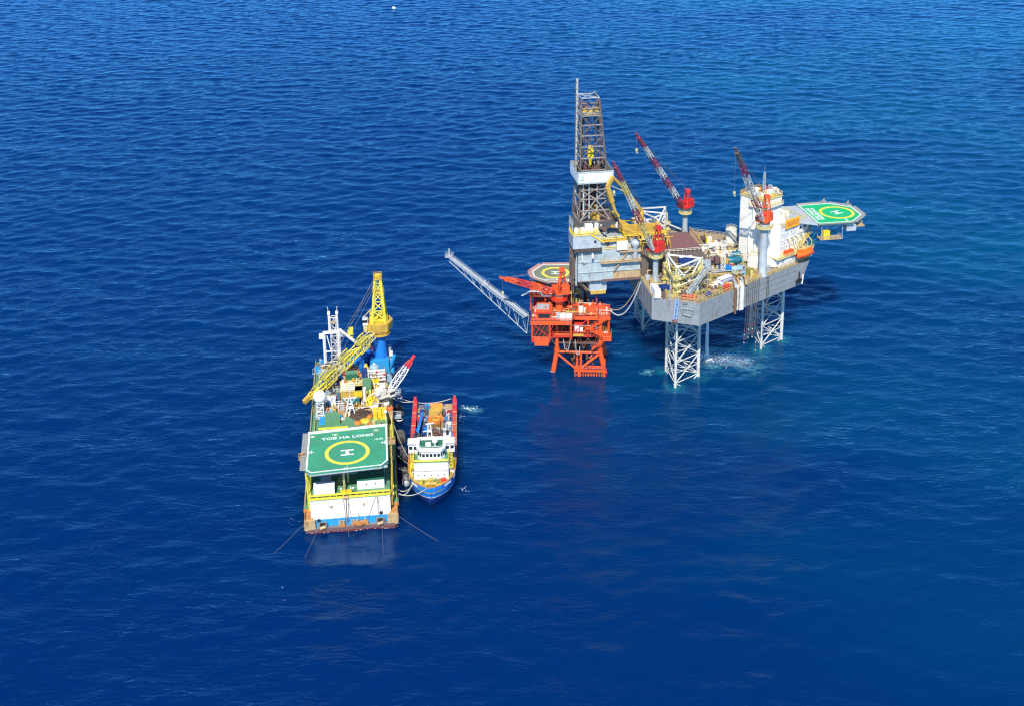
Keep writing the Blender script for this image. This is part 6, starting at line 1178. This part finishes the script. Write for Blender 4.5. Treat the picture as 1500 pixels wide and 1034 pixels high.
W0 = [(-2.7, 5), (2.7, 5), (3.9, 6.6), (3.9, 9), (6.7, 9.4), (6.7, 12.4), (-6.7, 12.4), (-6.7, 9.4), (-3.9, 9), (-3.9, 6.6)]
wh = M().prism(W0, 11.1, 13.9).done('wheelhouse', 'clean_white', sv_)
def winrow(a, b_, z0, z1, n, par):
    a, b_ = V((*a, 0)), V((*b_, 0)); e = (b_-a).normalized(); o = V((e.y, -e.x, 0))*.04
    for k in range(n):
        c = a.lerp(b_, (k+.5)/n)+o; l_ = (b_-a).length/n*.72; M().ob(c.x, c.y, z0, l_, .08, z1-z0, math.atan2(e.y, e.x)).done('bridge_window', 'glass', par)
winrow(W0[0], W0[1], 12.3, 13.3, 5, wh); winrow(W0[1], W0[2], 12.3, 13.3, 2, wh); winrow(W0[9], W0[0], 12.3, 13.3, 2, wh); winrow(W0[3], W0[4], 12.3, 13.3, 2, wh); winrow(W0[7], W0[8], 12.3, 13.3, 2, wh); winrow(W0[2], W0[3], 12.3, 13.3, 2, wh); winrow(W0[8], W0[9], 12.3, 13.3, 2, wh)
RF = inset(W0, -.25); M().prism(RF, 13.9, 14.05).done('bridge_roof', 'light_grey', wh)
RP = [(-3, 4.8), (3, 4.8), (4.2, 6.5), (4.2, 11.9), (-4.2, 11.9), (-4.2, 6.5)]; m = M(); Ri = inset(RP, .75)
for i in range(6): j = (i+1) % 6; m.prism([RP[i], RP[j], Ri[j], Ri[i]], 14.06, 14.7)
m.done('roof_parapet', 'clean_white', wh); M().prism(Ri, 14.06, 14.16).done('monkey_island', 'dark_green', wh); M().rail([(*p, 14.2) for p in inset(Ri, .1)], 1, .9, .05, True).done('roof_railing', 'white', wh)
for s_ in (-1, 1): M().box(s_*5.4-1.3, s_*5.4+1.3, 9.6, 12.2, 14.06, 14.3).done('wing_roof', 'white', wh)
d_ = thing('radar_dome', 'white radar dome on the green roof of the supply vessel bridge', 'radar dome', F, (1.1, 8, 14.2)); M().ball((1.1, 8, 15.6), .8, 8).done('dome', 'clean_white', d_, True); M().tube((1.1, 8, 14.1), (1.1, 8, 15), .3, 8).done('stand', 'white', d_); M().box(-1.6, -.1, 7.6, 8.6, 14.2, 15).done('cabinet', 'clean_white', d_)
rm = thing('radar_mast', 'white radar mast at the rear of the supply vessel bridge roof', 'mast', F, (-.6, 12.6, 14)); m = M(); m.beam((-1.4, 12.6, 11), (-.8, 12.6, 18.6), .25, .25); m.beam((.4, 12.6, 11), (-.2, 12.6, 18.6), .25, .25); m.beam((-1.2, 12.6, 16), (.2, 12.6, 16), .2, .2); m.done('mast_frame', 'white', rm); M().beam((-1.6, 12.2, 18.7), (.8, 12.8, 18.7), .3, .25).done('radar_scanner', 'clean_white', rm); M().beam((-2.4, 12.3, 16.3), (-.2, 12.8, 16.3), .25, .2).done('radar_scanner', 'clean_white', rm)
M().prism([(-6.8, 12.5), (6.8, 12.5), (6.8, 17), (-6.8, 17)], 3, 10.8).done('funnel_casing', 'deck_grey', sv_)
for s_ in (-1, 1): M().box(s_*4.6-1.1, s_*4.6+1.1, 13.2, 16.4, 10.8, 13.4).done('funnel', 'clean_white' if s_ > 0 else 'dark_grey', sv_); M().tube((s_*4.6, 15, 13.4), (s_*4.6, 15.3, 14.6), .4, 10, cap=True).done('exhaust_pipe', 'black', sv_)
m = M()
for s_ in (-1, 1): m.stair((s_*5.6, 4.4, 8.9), (s_*5.6, 8.4, 11.1), .9)
m.done('bridge_stair', 'lemon', sv_); clutter(sv_, (-6.4, -5.4, 4, 15), 6.6, 16, 501, ['rust_orange', 'white', 'cream', 'lemon'], .4, 1, 1.6); clutter(sv_, (5.4, 6.4, 4, 15), 6.6, 16, 502, ['rust_orange', 'white', 'cream', 'lemon'], .4, 1, 1.6)
clutter(sv_, (-3, 3, -2.4, 1.8), 6.6, 26, 503, ['ochre', 'yellow', 'deck_green', 'olive_yellow'], .4, 1.1, 1.2); wn2 = M(); wn2.tube((-1.6, -1, 7.3), (1.6, -1, 7.3), .55, 12, cap=True); wn2.done('anchor_windlass', 'ochre', sv_); M().ob(3.2, 1.4, 6.6, 2, .9, .8, .3).done('rescue_craft', 'signal_red', sv_)
M().box(-.25, .25, -4.6, -4.4, 5.8, 6.7).done('stem_fitting', 'navy', sv_)
for s_ in (-1, 1):
    for k in range(7): y = 14+k*5.4; M().tube((s_*7.05, y, 3.4), (s_*7.4, y, 3.4), .75, 12, cap=True).done('tyre_fender', 'rubber', sv_)
    for k in range(8): M().box(s_*6.4-.67, s_*6.4+.67, 29.5+k*2.6, 30+k*2.6, 4.2, 5.46).done('rail_rib', ('maroon', 'deck_grey', 'buff')[k % 3], sv_)
    for y0, y1 in ((17.2, 28), (28.3, 39.5), (39.8, 51.4)):
        if s_ < 0 and y0 < 28: continue
        m = M(); m.box(s_*6.4-.65, s_*6.4+.65, y0, y1, 3, 5.4); m.done('crash_rail', 'signal_red' if y0 > 30 or s_ < 0 else 'platform_orange', sv_)
    M().box(s_*6.4-.4, s_*6.4+.4, 49.9, 51.2, 5.42, 6.6).done('stern_post', 'signal_red', sv_)
M().rail([(7.05, 18, 5.2), (7.05, 40, 5.2)], 1, 1.2, .1).done('side_fender_rail', 'buff', sv_); M().tube((-2.3, 51.9, 3), (2.3, 51.9, 3), .6, 14, cap=True).done('stern_roller', 'orange', sv_)
rl = thing('hose_tray', 'orange round hose tray on the supply vessel stern deck', 'hose tray', F, (.5, 42, 3)); M().lathe(.5, 42, [(2.4, 3), (2.5, 3.5), (1.9, 3.6), (1.4, 3.3), (.01, 3.3)], 26).done('tray', 'orange', rl); m = M()
for k in range(3): m.pipe([(.5+(1.6-.3*k)*math.cos(q*.5), 42+(1.6-.3*k)*math.sin(q*.5), 3.65) for q in range(13)], .12, 5)
m.done('hose', 'ochre', rl); M().prism([(-1.9, 34), (2.5, 34), (2.5, 51.2), (-1.9, 51.2)], 3.01, 3.05).done('deck_coating', 'ochre', sv_)
rope('deck_hose', 'dark hose curving across the orange stern deck of the supply vessel', 'hose', PS.W((4.6, 49, 3.4)), PS.W((.9, 44, 3.5)), -.6, .1, 'rubber')
bcn = thing('folded_deck_crane', 'folded blue deck crane along the left side of the supply vessel', 'crane', F, (-5, 26, 3)); M().lathe(-5.6, 19.6, [(.8, 3), (.8, 6), (1.1, 6.6), (.01, 6.7)], 14).done('pedestal', 'blue', bcn); M().beam((-6.1, 18.5, 6.4), (-3.6, 40, 6.8), .7, .9).done('boom', 'blue', bcn); M().beam((-5.2, 22, 7.2), (-4.2, 32, 7.4), .4, .5).done('jib', 'sky_blue', bcn); M().ob(-5.4, 20.4, 6.7, 1.6, 1.8, 1.2).done('crane_house', 'blue', bcn)
skid(F, -3.8, 34, 3, 2.2, 5, 2, 'navy', 'navy pump frame beside the folded blue deck crane', 'gen'); skid(F, -3.6, 27.4, 3, 2.4, 5, 2.2, 'pale_blue', 'grey-blue tank frame forward of the navy pump frame', 'htank', 1.57); skid(F, -3.4, 21.6, 3, 2.4, 2.4, 2.6, 'platform_red', 'red winch just behind the supply vessel funnel on the left', 'winch'); skid(F, 2.6, 23, 3, 2.2, 2.2, 2.8, 'platform_red', 'red winch right of centre behind the supply vessel bridge', 'winch')
ctr(F, 4.6, 27.6, 3, 2.4, 4.4, 2.4, 'blue', 'blue open container on the right of the supply vessel deck'); ctr(F, 4.6, 35.4, 3, 2.4, 5, 1.6, 'light_grey', 'grey slotted cargo frame behind the blue container on the ship'); ctr(F, 4.5, 45.4, 3, 2.4, 4, 2.6, 'maroon', 'faded red container at the ship stern beside the right crash rail', top='buff'); ctr(F, -4.4, 46, 3, 2.4, 4, .9, 'buff', 'low buff crate at the left of the ship stern')
clutter(sv_, (-2.6, 1.6, 19, 36), 3, 60, 504, ['rust', 'casing_brown', 'galvanized', 'steel', 'rust_orange'], .4, 1.2, 1.4); piping(sv_, (-3, 2, 18, 40), 3, 16, 505, ['rust', 'steel', 'orange'], 1.4, .06, .14)
for i_, (x0_, x1_, y0_, y1_, cs_) in enumerate(((-5.4, -2.4, 18, 49, ['sky_blue', 'navy', 'blue', 'light_grey', 'dark_grey', 'signal_red']), (2.9, 5.5, 18, 49, ['light_grey', 'blue', 'dark_grey', 'maroon', 'cream']), (-2, 2.6, 18, 33, ['coil_brown', 'rust', 'dark_grey', 'steel', 'white']))):
    clutter(sv_, (x0_, x1_, y0_, y1_), 3.05, 80, 520+i_, cs_, .5, 1.7, 2.2); piping(sv_, (x0_, x1_, y0_, y1_), 3.05, 10, 530+i_, cs_[:3], 1.8, .06, .14)
fender(F, 7.6, 9.4, .9, .7, 1.4, 'small dark fender hanging on the right bow of the supply vessel', grp=None) if False else None
# mooring lines between barge and ship
for k, (a, b_, sg_, r_, lab) in enumerate(((BG.W((13, 62, 6)), PS.W((-6.2, 50.5, 5.6)), 1.2, .1, 'pale mooring line from the barge side to the left stern post of the ship'), (BG.W((13, 63, 6.2)), PS.W((5.2, 51.2, 5.4)), 2.2, .13, 'long stern mooring line sagging behind the ship to its right stern post'), (BG.W((13, 45, 5.6)), PS.W((-6.9, 13, 7.4)), 1, .09, 'mooring line from the barge rail down to the ship bridge side'), (BG.W((13, 30, 5)), PS.W((-6.9, 10, 7.3)), .5, .09, 'short mooring line running up to the ship bridge wing'), (BG.W((13, 22, 5.2)), PS.W((-6.8, 6, 7.4)), .5, .08, 'thin mooring line slanting past the dark fenders to the ship side'), (BG.W((13, 11, 4.6)), PS.W((-4.8, -1, 7.8)), 1.6, .13, 'upper pale bow line from the barge corner to the ship flare'), (BG.W((13, 9.6, 4.6)), PS.W((-5.2, -.4, 7.8)), 2.4, .13, 'lower sagging bow line from the barge corner to the ship flare'), (BG.W((13, 9, 4.4)), PS.W((-1, -4.5, 8.2)), 1.4, .13, 'bow line from the barge corner to the tip of the ship bow'))):
    rope('mooring_line', lab, 'mooring line', a, b_, sg_, r_, 'rope', 'mooring lines')
# far white boat near the horizon side
fx, fy = -104.6, 1078.
bt = thing('far_boat', 'tiny white boat far off near the top of the sea', 'boat', WF, (fx, fy, 0)); m = M(); m.prism([(fx-1.4, fy-.6), (fx+1, fy-.6), (fx+1.7, fy), (fx+1, fy+.6), (fx-1.4, fy+.6)], -.6, 1.2); m.done('hull', 'clean_white', bt); M().box(fx-.9, fx+.2, fy-.5, fy+.5, 1.2, 1.9).done('cabin', 'clean_white', bt)
# floating foam
rn6 = random.Random(12); m = M()
def flake(x, y, s_):
    n = rn6.randint(5, 8); z = sea_h(x, y)+.12; a0 = rn6.random()*6; p = [(x+s_*rn6.uniform(.5, 1.3)*math.cos(a0+6.283*i/n)*1.5, y+s_*rn6.uniform(.5, 1.3)*math.sin(a0+6.283*i/n), z+rn6.uniform(-.02, .03)) for i in range(n)]; m.add(p, [tuple(range(n))])
for cx, cy, n, sx, sy, smax in ((68.2, 391.6, 70, 1.3, 1.1, .4), (75.5, 390, 24, 3.6, 1.0, .35), (72, 386, 12, 2., 3, .3), (46.3, 381.6, 9, 1.3, .8, .25), (-15, 358.6, 34, 1.6, .9, .4), (-17.8, 352, 16, .4, 2.6, .2), (-15.8, 311.5, 14, .5, 1.0, .22), (-63.6, 297, 5, .8, 1, .16), (62.6, 379, 14, 1.1, .4, .2), (97.5, 405.8, 14, 1, .4, .2), (13, 382.5, 14, .9, .5, .22)):
    for k in range(n): flake(rn6.gauss(cx, sx), rn6.gauss(cy, sy), rn6.uniform(.05, smax*.6))
def shore(F, pts, n):
    for a, b_ in zip(pts, pts[1:]):
        a, b_ = F.W((*a, 0)), F.W((*b_, 0)); k_ = int((b_-a).length*n)
        for k in range(k_):
            q = a.lerp(b_, rn6.random()); flake(q.x+rn6.gauss(0, .18), q.y+rn6.gauss(0, .18), rn6.uniform(.03, .14))
shore(BG, [(-13.2, 40), (-13.2, 3), (-12.4, -.7), (12.4, -.7), (13.2, 3), (13.2, 90)], 1.3); shore(PS, [(-7, 50), (-6.9, 20), (-5.6, 11), (-2.6, 4.5), (0, -.2), (2.6, 4.5), (5.6, 11), (6.9, 20), (7, 52)], 1.6)
for x, y in ((-59.5, 262.6), (-61, 268)): flake(x, y, .1)
m.done('sea_foam', 'foam_white', None, kind='stuff', label='white foam flecks floating on the sea around the legs and hulls')
